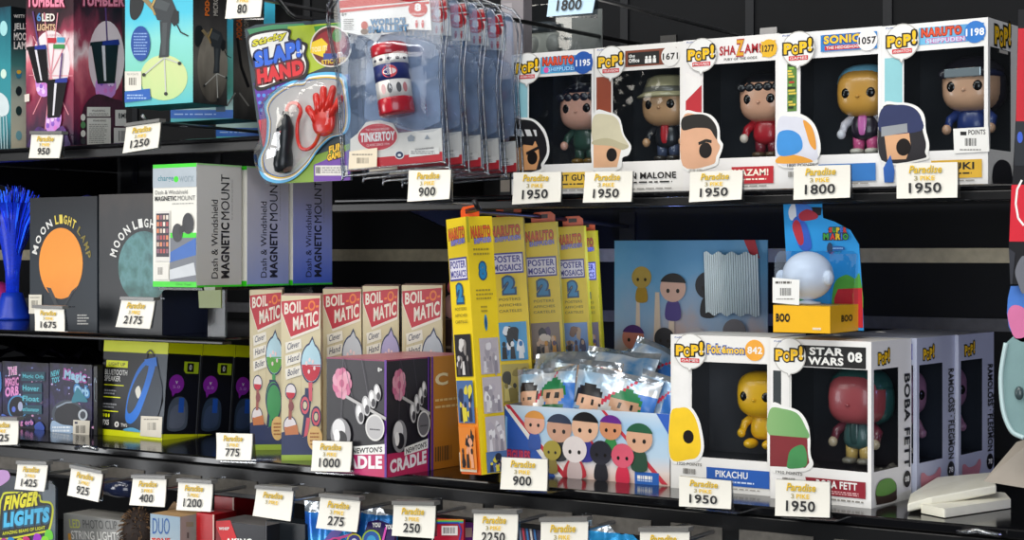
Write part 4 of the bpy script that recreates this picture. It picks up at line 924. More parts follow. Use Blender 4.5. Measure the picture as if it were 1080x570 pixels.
S.poly([(358.3,9),(358,1),(450,-9),(452,0)], M('c41e28')); S.poly([(359,13.5),(358.8,10.5),(453,1.5),(453,4)], M('c41e28')); S.ell(441, 10, 10, 8, M('c41e28')); S.t('8', 437.5, 12, 444.5, 8.5, WHITE, .06); S.t('COLLECT', 433.5, 16, 448.5, 2, WHITE, .01)
S.lines(363, 20, 374, 6, 2.1, .9, M('6a6a6c'), 4); S.t('6+', 361, 17, 366, 4, M('3a3a3c'), .02)
S.text("WORLD'S", (391,27), (428,25), (391,20.5), M('2a86b8'), .03, out=M('12284a'), ow=.03); S.text('SMALLEST', (389,35), (431,33), (389,28), M('2a86b8'), .03, out=M('12284a'), ow=.03)
S.ell(385, 27, 3.5, 4.5, M('b8342c')); S.ell(385, 33.5, 4, 3, M('5a3a2a')); 
for x in (440, 446.5): S.ell(x, 22.5, 1.1, 1.1, M('d05a60')); S.poly([(x-1.6,24),(x+1.6,24),(x+.8,29.5),(x-.8,29.5)], M('d05a60'))
k_ = t.part('canister', label='small red, navy and white canister'); c0 = tp(419, 121, .012); c1 = tp(409.5, 47, .012); ax = c1 - c0; L = ax.length; rC = .0192
rc = M('b41c2c', .25, .08, coat=.4)
k_.lathe(c0, [(rC*.96, 0), (rC*1.02, L*.02), (rC*1.02, L*.20), (rC, L*.22)], rc, ax, 28); k_.lathe(c0, [(rC, L*.22), (rC, L*.46)], M('e2dcd4'), ax, 28); k_.lathe(c0, [(rC*1.002, L*.46), (rC*1.002, L*.69)], M('1e2a66'), ax, 28); k_.lathe(c0, [(rC, L*.69), (rC, L*.82)], M('e8e4dc'), ax, 28); k_.lathe(c0, [(rC, L*.82), (rC*1.05, L*.84), (rC*1.05, L*.97), (rC*.9, L)], rc, ax, 28)
kp = k_; fv = Vector((math.sin(R(33)), -math.cos(R(33)), 0))
def onc(f, an, rx, rz, m_):   # mark wrapped on the canister
    axn = ax.normalized(); pts = []
    for i in range(14):
        th = 2*math.pi*i/14; a_ = R(an) + rx/rC*math.cos(th); d_ = (Matrix.Rotation(a_, 3, 'Z') @ fv).normalized(); pts.append(c0 + axn*(L*f + rz*math.sin(th)) + (d_ - axn*d_.dot(axn)).normalized()*(rC*1.012))
    k_.poly(pts, m_)
onc(.575, -4, .0085, .0068, M('d8474c')); onc(.575, -4, .0075, .0035, M('f0dcd4'))
for a_ in (-55, -28, 0, 28, 55): onc(.755, a_, .0026, .0016, M('2a2a3c'))
for a_, q_ in ((-32, 'd0a8a8'), (-10, '5a5a5c'), (20, '5a5a5c'), (42, 'c88080')): onc(.34, a_, .0028, .0055, M(q_))
b_ = t.part('base_card', label='white and red base card'); P = [tp(x, y, -.0015) for x, y in ((369,181),(467,171),(465.5,135),(420,140.5),(414,130),(400,126.5),(386,129),(377,141),(369.5,147))]; b_.prism(P, (0, .0008, 0), M('e4dfd4'))
S = Sheet(b_, Face(tp(369,181,-.0015), tp(467,171,-.0015)-tp(369,181,-.0015), tp(369.5,147,-.0015)-tp(369,181,-.0015), 1, 1), 'px')
S.poly([(369,181),(467,171),(466.6,160),(369,169)], M('c8202c')); S.ell(398.5, 144.5, 22, 15.2, M('e8dcd0'), rot=4); S.ell(398.5, 144.5, 20.6, 14, M('c43040'), rot=4); S.ell(398.5,144.5,19,12.6,M('d85a62'),rot=4); S.ell(398.5,144.5,18.5,12.2,M('c43040'),rot=4)
S.text('TINKERTOY', (380.5,150.5), (417,148), (380.5,140.5), WHITE, .05); S.text('THE WONDER BUILDER', (386,138.5), (411,137), (386,136.2), M('f0d0cc'), .01); S.text('CLASSIC SINCE 1914', (387,154.8), (411,153), (387,152.3), M('f0d0cc'), .01)
S.poly([(430,145),(434,142),(438,144.5),(437,149),(431,149.5)], M('9aa0a4')); S.poly([(448,147),(451,142),(454,146.5)], M('9aa0a4')); S.poly([(432,166),(464,162.5),(463.6,155.5),(432,158.5)], M('efeae0')); S.lines(434, 159.5, 461, 2, 2, .9, M('6a686a'), 3); S.text('WARNING', (438,159), (458,157), (438,157), M('3a3a3c'), .02); S.ell(422, 163.5, 5, 4.6, WHITE); S.ell(422, 163.5, 4, 3.6, M('2a3a5c')); S.ell(422, 163.8, 1.8, 1.4, WHITE)
st = t.part('points_sticker'); S2 = Sheet(st, Face(tp(368,180,.0003), tp(400,178,.0003)-tp(368,180,.0003), tp(368,150,.0003)-tp(368,180,.0003), 1, 1), 'px', off=.001); S2.poly([(368,179),(398,176),(398.5,156),(369,160)], M('e2d4ba')); S2.bars(377, 166.5, 390, 172.5, M('5a5040'), 12); S2.lines(372, 162.5, 394, 1, 1, 1.4, M('8a8070'))
pk = t.part('backing_and_reflection', label='pale blue translucent backing with painted bubble reflection'); P = [tp(x, y, -.005) for x, y in ((366,178),(470,170),(462,-10),(355,-4))]; 
pk.poly(P, HAZE('a8c0e0', .34)); pk.poly([tp(x, y, -.0045) for x, y in ((384,125),(404,131),(440,140),(464,128),(467,68),(458,46),(438,40),(404,36),(388,44))], HAZE('c4d8f4', .42))  # second, paler sheet paints the blue reflections in the bubble
front_pack = t.done()
tlabs = ['clear canister pack second on its hook, just behind the front one', 'clear canister pack third on its hook', 'clear canister pack fourth on its hook', 'clear canister pack rearmost on its hook']
for i, lab in enumerate(tlabs): dup(front_pack, (-.003 * (i + 1), .041 * (i + 1), -.001 * (i + 1)), lab)
t = T('peg_hook', 'black hook carrying the clear canister packs', 'hook', 'black product hooks'); r = t.part('rod'); a = tp(404, -6, .03); e = Vector((a.x + .03, WALLY - .01, a.z)); r.tube([a + Vector((0, -.012, .01)), a, e], .0026, wire_k, 8); pl_ = t.part('back_plate'); pl_.box(e.x-.012, e.x+.012, e.y-.004, e.y+.0005, e.z-.02, e.z+.02, wire_k); t.done()
# ================================================================== window-front figure boxes
win_clear = CLEAR('eef3f5', .035, .05, .38, .22, 22)
def pop_box(bx, label, body, title, num, ntag, inner, spec, side=True, group='white window-front figure boxes'):
    """spec: function(sheet) printing this box's own art"""
    t = T('figure_box', label, 'toy box', group)
    W, H, D = bx.W, bx.H, bx.D
    c = t.part('carton'); wm = M(body, .38, .03); im = inner
    u0, u1, v0, v1 = .215 * W, .965 * W, .215 * H, .83 * H
    q = lambda u, v, d=0: bx.P(u, v, d)
    # front frame round the window
    V = [q(0,0), q(W,0), q(W,H), q(0,H), q(u0,v0), q(u1,v0), q(u1,v1), q(u0,v1)]
    c.add(V, [(0,1,5,4), (1,2,6,5), (2,3,7,6), (3,0,4,7)], wm)
    d0, d1 = .06 * D, .66 * D
    if side:
        V = [q(W,0,0), q(W,0,D), q(W,H,D), q(W,H,0), q(W,v0,d0), q(W,v0,d1), q(W,v1,d1), q(W,v1,d0)]
        c.add(V, [(0,1,5,4), (1,2,6,5), (2,3,7,6), (3,0,4,7)], wm)
    else: c.add([q(W,0,0), q(W,0,D), q(W,H,D), q(W,H,0)], [(0,1,2,3)], wm)
    c.add([q(0,0), q(0,0,D), q(0,H,D), q(0,H)], [(3,2,1,0)], wm)
    c.add([q(0,H), q(W,H), q(W,H,D), q(0,H,D)], [(0,1,2,3)], wm)
    c.add([q(0,0), q(W,0), q(W,0,D), q(0,0,D)], [(3,2,1,0)], wm)
    c.add([q(0,0,D), q(W,0,D), q(W,H,D), q(0,H,D)], [(1,0,3,2)], wm)
    l = t.part('inner_backdrop'); e = .002
    l.add([q(e,e,D-e), q(W-e,e,D-e), q(W-e,H-e,D-e), q(e,H-e,D-e)], [(0,1,2,3)], im)
    l.add([q(e,e,e), q(e,e,D-e), q(e,H-e,D-e), q(e,H-e,e)], [(0,1,2,3)], im)
    l.add([q(e,v0-.004,e), q(W-e,v0-.004,e), q(W-e,v0-.004,D-e), q(e,v0-.004,D-e)], [(0,1,2,3)], im)
    if not side: l.add([q(W-e,e,e), q(W-e,e,D-e), q(W-e,H-e,D-e), q(W-e,H-e,e)], [(3,2,1,0)], im)
    wn = t.part('window'); g = .0004
    wn.add([q(u0-.002,v0-.002,g), q(u1+.001,v0-.002,g), q(u1+.001,v1+.002,g), q(u0-.002,v1+.002,g)], [(0,1,2,3)], win_clear)
    if side: wn.add([q(W-g,v0-.002,d0), q(W-g,v0-.002,d1), q(W-g,v1+.002,d1), q(W-g,v1+.002,d0)], [(0,1,2,3)], win_clear)
    S = Sheet(c, bx.front, 'fr')
    ar = W / H
    spec(S, ar)
    # series bubble
    logo(S, .205, .105, .155, ar, ntag)
    S.t('PoP!', .05, .022, .12, .010, M('3a5aa0'), .02)
    return t, c, S
def logo(S, cx, cy, r, ar, ntag=None, grey='b9b6b0', plain=False):
    if not plain:
        S.ell(cx, cy, r * 1.06, r * 1.06 * ar, M(grey)); S.poly([(cx-.05, cy+.085), (cx+.045, cy+.085), (cx-.01, cy+.135)], M(grey))
        S.ell(cx, cy, r, r * ar, WHITE); S.poly([(cx-.04, cy+.08), (cx+.035, cy+.08), (cx-.008, cy+.126)], WHITE)
    k = r / .155
    for ch, x, w, y, h in (('P', -.145, .08, .030, .068), ('O', -.066, .076, .036, .062), ('P', .012, .075, .028, .070), ('!', .098, .036, .022, .085)):
        S.t(ch, cx + x*k, cy + y*k, cx + (x + w)*k, h*k, M('f6c21c'), .045, out=BLACK, ow=.055)
    if ntag:
        S.rect(cx-.095, cy+.045, cx+.095, cy+.072, M('cf2430')); S.t(ntag, cx-.085, cy+.067, cx+.085, .016, WHITE, .01)
def oval(S, cx, cy, r, ar, num, bg, ink):
    S.ell(cx, cy, r, r*ar, M(bg)); w = .021 * len(num); S.t(num, cx - w, cy + .024, cx + w, .046, M(ink), .03)
def band(S, x0, x1, m, y0=.035, y1=.135): S.rect(x0, y0, x1, y1, m)
def foot(S, x0, x1, y0, y1, m, name, nx0, nx1, ink='ffffff', nh=.040):
    if m: S.rect(x0, y0, x1, y1, m)
    S.t(name, nx0, y0 + .012 + nh, nx1, nh, M(ink), .03)
    S.lines(nx0, y0 + .068, nx1, 1, .02, .009, M(ink), 3)
    S.lines(.45, .952, .97, 2, .014, .006, M('9a968f'), 5)
skin = 'e2b48e'
def eye_art(S, x, y, r, ar): S.ell(x, y, r, r * ar * 1.12, M('191312', .3))

# ------------------------------------------------------------------ small big-headed vinyl figures (plain, generic)
def figure(bx, u, v, h, label, head, hair=None, torso='333333', arm=None, leg='333333', shoe='222222', hat=None, band_c=None, hands=None, shirt=None, eyes=True, d=.5, legs=True, face=0., hood=None):
    t = T('vinyl_figure', label, 'toy figure', 'vinyl figures inside the boxes')
    B = (bx.U * math.cos(R(face)) + bx.B * math.sin(R(face)), bx.B * math.cos(R(face)) - bx.U * math.sin(R(face)), bx.V)
    o = bx.P(u, v, d * bx.D)
    p = lambda x, y, z: o + B[0] * (x * h) + B[1] * (y * h) + B[2] * (z * h)
    g = lambda c: M(c, .32, .05, coat=.3)
    hd = t.part('head'); hd.sell(p(0, 0, .68), (.30*h, .25*h, .27*h), g(head), B, 2.9, 24, 14)
    hd.sell(p(0, -.255, .625), (.022*h, .02*h, .018*h), g(head), B)
    if eyes:
        for s in (-1, 1):
            e = t.part('eye'); e.sell(p(s*.135, -.222, .665), (.058*h, .03*h, .062*h), M('0c0a0a', .15), B)
    if hair:
        x = t.part('hair'); x.sell(p(0, .03, .70), (.325*h, .27*h, .295*h), g(hair), B, 2.7, 24, 12, .10, .5)
        x.sell(p(0, .10, .66), (.318*h, .20*h, .26*h), g(hair), B, 2.8, 20, 12)
        for k in range(5): x.sell(p(-.22 + .11*k, -.235, .80), (.06*h, .03*h, .05*h), g(hair), B)
    if hood:
        x = t.part('hood'); x.sell(p(0, .045, .70), (.328*h, .265*h, .30*h), g(hood), B, 2.7, 24, 12, .06, .5); x.sell(p(0, .11, .66), (.322*h, .20*h, .27*h), g(hood), B, 2.8, 20, 12)
    if hat:
        x = t.part('hat'); ax = B[2]
        x.lathe(p(0, 0, .78), [(.37*h, -.03*h), (.38*h, -.015*h), (.31*h, .03*h), (.29*h, .10*h), (.25*h, .20*h), (.18*h, .235*h), (.001, .24*h)], g(hat), ax, 28)
        y = t.part('hat_band', x); y.lathe(p(0, 0, .78), [(.309*h, .03*h), (.314*h, .035*h), (.299*h, .09*h), (.293*h, .095*h)], g('6c6a60'), ax, 28)
    if band_c:
        x = t.part('headband'); x.sell(p(0, .0, .80), (.312*h, .262*h, .06*h), g('22284a'), B, 3.2, 24, 8)
        y = t.part('metal_plate', x); y.hexa(p(-.20, -.285, .755), B[0]*.40*h, B[1]*.03*h, B[2]*.095*h, M(band_c, .25, .05, metal=.6)); y.bevel = .001
    b = t.part('torso'); b.sell(p(0, 0, .32), (.155*h, .115*h, .17*h), g(torso), B, 2.6, 18, 10, taper=.15)
    if shirt:
        s_ = t.part('shirt_front'); s_.sell(p(0, -.085, .33), (.055*h, .04*h, .13*h), g(shirt), B, 3)
    for s in (-1, 1):
        a = t.part('arm'); sh = p(s*.13, 0, .42); el = p(s*.235, -.03, .33); ha = p(s*.24, -.09, .25)
        a.tube([sh, el, ha], [.055*h, .05*h, .042*h], g(arm or torso), 10); a.sell(sh, (.06*h,)*3, g(arm or torso), B)
        f = t.part('hand', a); f.sell(p(s*.24, -.11, .225), (.05*h, .045*h, .055*h), g(hands or head), B)
        if legs:
            l = t.part('leg'); l.tube([p(s*.075, 0, .20), p(s*.08, 0, .05)], [.07*h, .062*h], g(leg), 12)
            f = t.part('foot', l); f.sell(p(s*.085, -.03, .035), (.072*h, .10*h, .037*h), g(shoe), B, 2.6)
    if not legs:
        for s in (-1, 1):
            f = t.part('foot'); f.sell(p(s*.12, -.10, .11), (.075*h, .12*h, .06*h), g(shoe), B)
    t.loc = o.copy()
    return t.done()

PY = 1.61
dk = RAMP([(0, '34393f'), (.5, '24282e'), (1, '1a1d22')], noise=.2)
# --- box numbered 1195
bx = Bx(539.5, 627, PY, ZU, 58, .09)
def foot2(S, x0, x1, m, name, nx0, nx1, ink='ffffff'):
    if m: S.rect(x0, .845, x1, .955, m)
    S.t(name, nx0, .905, nx1, .044, M(ink), .03); S.lines(nx0, .922, nx1, 1, .02, .010, M(ink), 3)
    S.lines(.40, .966, .97, 1, .014, .008, M('9a968f'), 5)
def art(S, ar):
    S.rect(.03, .20, .20, .80, M('8fc3cc'))
    band(S, .36, .97, RAMP([(0, '2a66b4'), (.45, '55b4de'), (1, '1d4f9e')], 'X'), .035, .150)
    S.t('NARUTO', .385, .095, .76, .058, M('e2502a'), .04, out=M('7c1620'), ow=.04); S.t('SHIPPUDEN', .45, .138, .80, .030, M('9fd6f2'), .03, out=M('2347a0'), ow=.05); S.ell(.43, .125, .03, .03*ar, M('e05aa0'))
    oval(S, .87, .092, .115, ar, '1195', '2256a8', 'ffffff')
    S.blob([(.0,.455),(.13,.447),(.28,.465),(.40,.53),(.455,.61),(.47,.69),(.45,.74),(.40,.79),(.37,.835),(.0,.835)], WHITE)
    S.blob([(.0,.47),(.13,.462),(.27,.48),(.37,.54),(.425,.61),(.44,.69),(.42,.73),(.37,.78),(.34,.822),(.0,.822)], M('17161a'))
    S.poly([(.0,.63),(.30,.62),(.34,.67),(.35,.74),(.31,.82),(.0,.82)], M('d69a66'))
    S.poly([(.0,.62),(.30,.61),(.27,.65),(.16,.64),(.10,.66),(.0,.65)], M('17161a'))
    S.poly([(.0,.525),(.31,.54),(.32,.585),(.0,.575)], M('d8d8d6')); [S.line([(x,.515),(x+.05,.595)], .03, M('17161a')) for x in (.03,.14,.24)]
    S.line([(.19,.705),(.34,.665)], .022, M('17161a')); eye_art(S, .265, .735, .062, ar)
    S.rect(.055, .845, .13, .875, BLACK); S.t('POINTS', .18, .87, .40, .018, M('8c8880'), .01)
    foot2(S, .55, .97, M('e0b73a'), 'MIGHT GUY', .42, .93, '15130f')
t, c, S = pop_box(bx, 'white window box numbered 1195 with pale blue side strip, leftmost of the upper row', 'e8e6e2', '', '1195', 'ANIMATION', dk, art, side=False); t.done()
figure(bx, .66*bx.W, .225*bx.H, .58*bx.H, 'vinyl figure with black hair and dark green suit inside the box numbered 1195', 'd9a38e', hair='1b1d2a', torso='2e4a3e', arm='2e4a3e', leg='2e4a3e', shoe='7a5a22')
# --- box numbered 1671
bx = Bx(626.5, 720.5, PY, ZU, 51, .09)
def art(S, ar):
    S.rect(.03, .20, .20, .80, M('8c4028'))
    band(S, .36, .93, M('7c3a22'), .035, .145); S.rect(.39, .05, .74, .135, BLACK)
    S.t('the', .40, .083, .47, .022, WHITE, .02); S.t('Office', .40, .118, .52, .028, WHITE, .03)
    for x in (.60, .64, .69): S.ell(x, .088, .014, .014*ar, WHITE); S.rect(x-.018, .098, x+.018, .128, WHITE)
    oval(S, .865, .092, .10, ar, '1671', 'e9e6e0', '18140f')
    S.blob([(.0,.455),(.18,.445),(.30,.49),(.35,.60),(.43,.68),(.40,.74),(.33,.76),(.30,.835),(.0,.835)], WHITE)
    S.poly([(.0,.635),(.30,.62),(.32,.70),(.27,.82),(.0,.82)], M('dfae86'))
    S.blob([(.0,.47),(.17,.46),(.28,.50),(.33,.60),(.405,.68),(.33,.70),(.20,.665),(.0,.65)], M('cfc7a8'))
    S.blob([(.0,.635),(.16,.62),(.33,.66),(.40,.68),(.33,.705),(.20,.675),(.0,.66)], M('b9b08e'))
    eye_art(S, .21, .735, .06, ar); S.t('IN POINTS', .04, .875, .28, .024, M('a09c94'), .01)
    foot2(S, .40, .97, None, 'KEVIN MALONE', .22, .93, '1a1714')
t, c, S = pop_box(bx, 'white window box numbered 1671 with brown header, tan bucket hat on its front', 'e8e5df', '', '1671', 'TELEVISION', dk, art, side=False); t.done()
figure(bx, .63*bx.W, .225*bx.H, .575*bx.H, 'vinyl figure in bucket hat, dark jacket and red shirt inside the box numbered 1671', 'c99c72', hat='b6ad86', torso='22252b', arm='22252b', leg='46506a', shoe='3a3530', shirt='b8252e')
# --- box numbered 1277
bx = Bx(720.5, 821.5, PY, ZU, 43, .09)
def art(S, ar):
    S.poly([(.03,.21),(.20,.26),(.20,.80),(.03,.80)], M('c5202c')); S.poly([(.03,.21),(.20,.26),(.20,.38),(.03,.40)], M('e9e6e1')); S.poly([(.03,.40),(.20,.30),(.20,.55),(.03,.55)], M('b51f2b'))
    S.t('SHA', .39, .118, .56, .062, M('a81a26'), .03); S.t('Z', .565, .125, .645, .10, M('d8a01c'), .03, out=M('a81a26'), ow=.03); S.t('AM!', .65, .115, .82, .062, M('a81a26'), .03)
    S.t('FURY OF THE GODS', .44, .152, .78, .016, M('3b3530'), .015)
    S.poly([(.82,.045),(.88,.05),(.97,.04),(.95,.09),(.97,.135),(.90,.14),(.83,.145),(.85,.10)], M('e3b01f')); S.ell(.90, .092, .085, .085*ar, M('e3b01f'))
    S.t('1277', .835, .115, .955, .045, M('1a1408'), .03)
    S.blob([(.0,.49),(.16,.478),(.30,.50),(.385,.57),(.40,.66),(.43,.70),(.39,.78),(.33,.84),(.0,.84)], WHITE)
    S.blob([(.0,.51),(.16,.492),(.28,.512),(.36,.58),(.37,.67),(.40,.71),(.36,.77),(.31,.825),(.0,.825)], M('d9a684'))
    S.blob([(.0,.51),(.16,.49),(.28,.512),(.36,.58),(.365,.66),(.33,.63),(.28,.59),(.14,.58),(.0,.59)], M('17130f'))
    S.line([(.17,.685),(.25,.665),(.31,.675)], .02, M('17130f')); eye_art(S, .245, .73, .068, ar)
    S.bars(.07, .85, .22, .875, M('a9a49a'))
    foot2(S, .52, .95, M('b9202c'), 'SHAZAM!', .50, .90, 'f4ead6')
t, c, S = pop_box(bx, 'white window box numbered 1277 with yellow burst, black-haired face on its front', 'e9e6e2', '', '1277', 'MOVIES', dk, art, side=False); t.done()
figure(bx, .70*bx.W, .225*bx.H, .57*bx.H, 'vinyl figure with black hair in plain red suit inside the box numbered 1277', 'dba587', hair='17181d', torso='b41f2c', arm='b41f2c', leg='7a2330', shoe='5a4630', hands='e8d9c8')
# --- box numbered 1057
bx = Bx(821.5, 930, PY, ZU, 36, .09)
def art(S, ar):
    S.rect(.085, .195, .18, .50, M('57803a'))
    rr = random.Random(3)
    for k in range(16): S.rect(.087+.02*rr.random(), .20+.018*k, .13+.05*rr.random(), .212+.018*k, M(rr.choice(('b8362c','2c5a2c','1f2a1c','d9c14a','8ec04c'))))
    band(S, .42, .96, M('2d7fc4'), .03, .135)
    S.t('SONIC', .45, .088, .80, .052, M('f2c72a'), .045, out=M('1d3a86'), ow=.05); S.rect(.46, .100, .80, .128, M('c4212c')); S.t('THE HEDGEHOG', .475, .122, .785, .018, WHITE, .02)
    oval(S, .87, .082, .095, ar, '1057', 'eeeae6', '15151c')
    S.blob([(.0,.53),(.13,.51),(.26,.53),(.36,.59),(.41,.68),(.42,.76),(.39,.81),(.36,.84),(.0,.84)], WHITE)
    S.blob([(.0,.555),(.13,.535),(.25,.55),(.34,.61),(.385,.69),(.39,.76),(.36,.82),(.0,.83)], M('d7d8e2'))
    S.blob([(.0,.79),(.12,.775),(.28,.80),(.33,.83),(.0,.83)], M('e8a23a'))
    S.blob([(.0,.64),(.12,.62),(.22,.66),(.24,.74),(.14,.78),(.0,.77)], M('3d8fd4')); S.blob([(.25,.56),(.33,.60),(.37,.68),(.375,.75),(.32,.72),(.28,.64)], M('e29a3a'))
    S.t('1800 POINTS', .09, .855, .36, .020, M('57534c'), .01); S.bars(.10, .885, .20, .92, M('7b776f'))
    foot2(S, .40, .95, M('2d72b8'), 'ROUGE', .42, .66, 'ffffff')
t, c, S = pop_box(bx, 'white window box numbered 1057 with blue header, white and orange character on its front', 'e9e8e6', '', '1057', 'GAMES', dk, art, side=False); t.done()
figure(bx, .695*bx.W, .225*bx.H, .58*bx.H, 'vinyl figure with pale blue hood and pink top inside the box numbered 1057', 'd99f45', hood='7cc0dc', torso='2a2230', arm='d9d4dc', leg='d45a8e', shoe='d9d2c4', hands='e6e4ea', shirt='d873b8')
# --- box numbered 1198
bx = Bx(930, 1042, PY - .004, ZU, 28, .092, yaw=-4)
def art(S, ar):
    S.rect(.03, .20, .20, .80, M('8cc6cc'))
    band(S, .36, .965, RAMP([(0, '3b86cc'), (.5, '79c4e4'), (1, '2b6cba')], 'X'), .03, .135)
    S.t('NARUTO', .385, .088, .76, .052, M('e2502a'), .04, out=M('7c1620'), ow=.04); S.t('SHIPPUDEN', .43, .128, .79, .026, M('c3dff4'), .03, out=M('d4569c'), ow=.05)
    oval(S, .885, .082, .098, ar, '1198', '2d78c8', 'ffffff')
    S.blob([(.0,.50),(.16,.478),(.32,.50),(.41,.56),(.43,.66),(.46,.74),(.45,.80),(.42,.84),(.0,.84)], WHITE)
    S.blob([(.0,.52),(.16,.493),(.30,.512),(.38,.57),(.40,.66),(.43,.74),(.42,.79),(.40,.83),(.0,.83)], M('1d1b22'))
    S.blob([(.0,.515),(.16,.493),(.30,.512),(.375,.57),(.38,.66),(.0,.66)], M('26305a'))
    S.poly([(.03,.68),(.27,.67),(.285,.75),(.24,.83),(.06,.83)], M('d9a67c'))
    S.poly([(.0,.625),(.25,.61),(.255,.665),(.0,.685)], M('a9adb2', .3, .05, metal=.4)); eye_art(S, .215, .755, .07, ar)
    S.poly([(.02,.88),(.09,.80),(.13,.90),(.12,.97),(.03,.97)], M('2c62b0'))
    foot2(S, .48, .95, M('d9ac34'), 'MIZUKI', .46, .88, '15120c')
t, c, S = pop_box(bx, 'white window box numbered 1198 with barcode sticker on its window, rightmost of the upper row', 'eae9e6', '', '1198', 'ANIMATION', dk, art)
S2 = Sheet(c, bx.right, 'fr'); logo(S2, .42, .10, .25, bx.D/bx.H, None, plain=True); S2.rect(.30, .175, .55, .195, M('b9b5ad'))
S2.blob([(.15,1.0),(.12,.90),(.30,.845),(.55,.85),(.66,.90),(.66,1.0)], M('26262c'))
st = t.part('points_sticker', label='white barcode sticker reading points'); S3 = Sheet(st, bx.front, 'px', off=.0016)
S3.poly([(1006,136),(1043,134),(1044,160),(1007,162)], WHITE); S3.rect(1013.5, 139, 1020, 143, BLACK); S3.t('POINTS', 1022, 142.5, 1040, 5.2, M('2a2826'), .02, -.6); S3.bars(1018.5, 146, 1031, 154, M('2a2826'), 12); S3.lines(1013, 157.5, 1036, 1, 1, 1.2, M('6a665f'))
t.done()
figure(bx, .695*bx.W, .225*bx.H, .585*bx.H, 'vinyl figure with silver headband plate and blue clothes inside the box numbered 1198', 'd3a585', hair='23202a', band_c='a8b4ba', torso='243a78', arm='243a78', leg='243a78', shoe='1d2436')

# ------------------------------------------------------------------ lower row
LY = 1.567
bx = Bx(707.5, 813, LY, ZL, 353, .09, yaw=0)
def art(S, ar):
    S.rect(.03, .20, .20, .82, M('eceae6'))
    S.t('Pok', .375, .115, .51, .058, M('f3c53a'), .04, out=M('2a4fa0'), ow=.06); S.t('émon', .52, .112, .74, .046, M('f3c53a'), .04, out=M('2a4fa0'), ow=.06)
    S.ell(.845, .085, .095, .095*ar, M('eda63a')); S.t('842', .775, .108, .92, .046, WHITE, .03)
    S.blob([(.0,.50),(.10,.455),(.20,.46),(.29,.54),(.335,.66),(.34,.74),(.30,.80),(.22,.825),(.0,.82)], WHITE)
    S.blob([(.0,.52),(.10,.475),(.19,.48),(.265,.55),(.305,.66),(.31,.735),(.275,.785),(.20,.805),(.0,.805)], M('f2c81e'))
    eye_art(S, .185, .66, .055, ar)
    S.t('1950 POINTS', .07, .845, .32, .018, M('5a564f'), .01); S.bars(.13, .865, .26, .90, M('6e6a63'))
    S.rect(.37, .845, .99, .955, M('2158ac')); S.t('PIKACHU', .46, .905, .78, .044, WHITE, .02); S.lines(.55, .925, .86, 1, .02, .010, M('cfdcf0'), 4); S.lines(.45, .968, .95, 1, .01, .008, M('a8a49c'), 7)
t, c, S = pop_box(bx, 'white window box with orange number circle 842, left of the two on the lower shelf', 'e9e7e2', '', '842', 'GAMES', RAMP([(0, '3a3a3e'), (1, '55555a')], noise=.2), art, side=False); t.done()
figure(bx, .76*bx.W, .235*bx.H, .56*bx.H, 'plain yellow vinyl figure inside the window box numbered 842', 'f0b71e', torso='f0b71e', arm='f0b71e', shoe='f0b71e', hands='f0b71e', legs=False, face=-4)
bx = Bx(812.5, 919, LY - .012, ZL, 357, .088, yaw=-6)
def art(S, ar):
    S.rect(.03, .20, .20, .80, M('2c3436'))
    S.rect(.16, .035, .95, .165, BLACK)
    S.t('STAR', .40, .093, .735, .048, WHITE, .04); S.t('WARS', .385, .152, .735, .048, WHITE, .04); S.t('08', .775, .128, .915, .062, WHITE, .04)
    S.rect(.115, .16, .20, .50, M('e8e6e1'))
    S.blob([(.0,.43),(.15,.42),(.30,.445),(.385,.52),(.41,.61),(.41,.70),(.44,.76),(.40,.80),(.28,.82),(.0,.815)], WHITE)
    S.blob([(.0,.445),(.15,.437),(.28,.46),(.355,.53),(.38,.61),(.0,.61)], RAMP([(0, '86b070'), (.5, '5f9a58'), (1, '3f6e44')], 'X'))
    S.poly([(.0,.605),(.38,.605),(.385,.70),(.40,.755),(.36,.79),(.0,.80)], M('7c2026')); S.blob([(.18,.76),(.21,.69),(.32,.65),(.37,.69),(.37,.775),(.26,.80),(.18,.80)], M('3f8a4c'))
    S.t('1950 POINTS', .06, .84, .33, .018, M('5a564f'), .01); S.bars(.13, .86, .26, .895, M('6e6a63'))
    S.poly([(.36,.845),(.95,.845),(.95,.945),(.40,.945)], M('8c1a2a')); S.t('BOBA FETT', .47, .90, .87, .046, WHITE, .03); S.lines(.62, .915, .90, 2, .012, .007, M('d9a8a8'), 4); S.lines(.58, .962, .97, 1, .01, .010, M('8a867e'), 7)
t, c, S = pop_box(bx, 'white window box numbered 08 with black title header, right on the lower shelf', 'ebe9e5', '', '08', None, RAMP([(0, '33272a'), (.5, '23262c'), (1, '101418')], noise=.2), art)
def side_print(c, b, name, num, ncol='111114', art=None):
    S = Sheet(c, b.right, 'fr'); ar = b.D / b.H
    logo(S, .30, .11, .15, ar, None, plain=True)
    S.text(name, (.80, .215), (.80, .80), (.95, .215), M('141418'), .03)
    S.ell(.87, .87, .095, .095*ar, M('141418')); S.t(num, .815, .888, .925, .036, WHITE, .03)
    if art: art(S, ar)
def helm(S, ar): S.blob([(.10,.97),(.08,.90),(.18,.845),(.42,.84),(.58,.88),(.60,.95),(.56,.985),(.14,.985)], M('3a2a24')); S.blob([(.10,.925),(.10,.88),(.20,.845),(.42,.84),(.55,.87),(.58,.92),(.34,.94)], M('5f9440'))
side_print(c, bx, 'BOBA FETT', '08', art=helm); t.done()
figure(bx, .68*bx.W, .225*bx.H, .60*bx.H, 'dark teal vinyl figure with maroon sleeves and tan knees inside the box numbered 08', 'a84c50', hood='24504c', torso='3c5a58', arm='6a2c38', leg='c9a860', shoe='7a7466', hands='b9a68a', eyes=False, shirt='2c4644')
b1 = bx
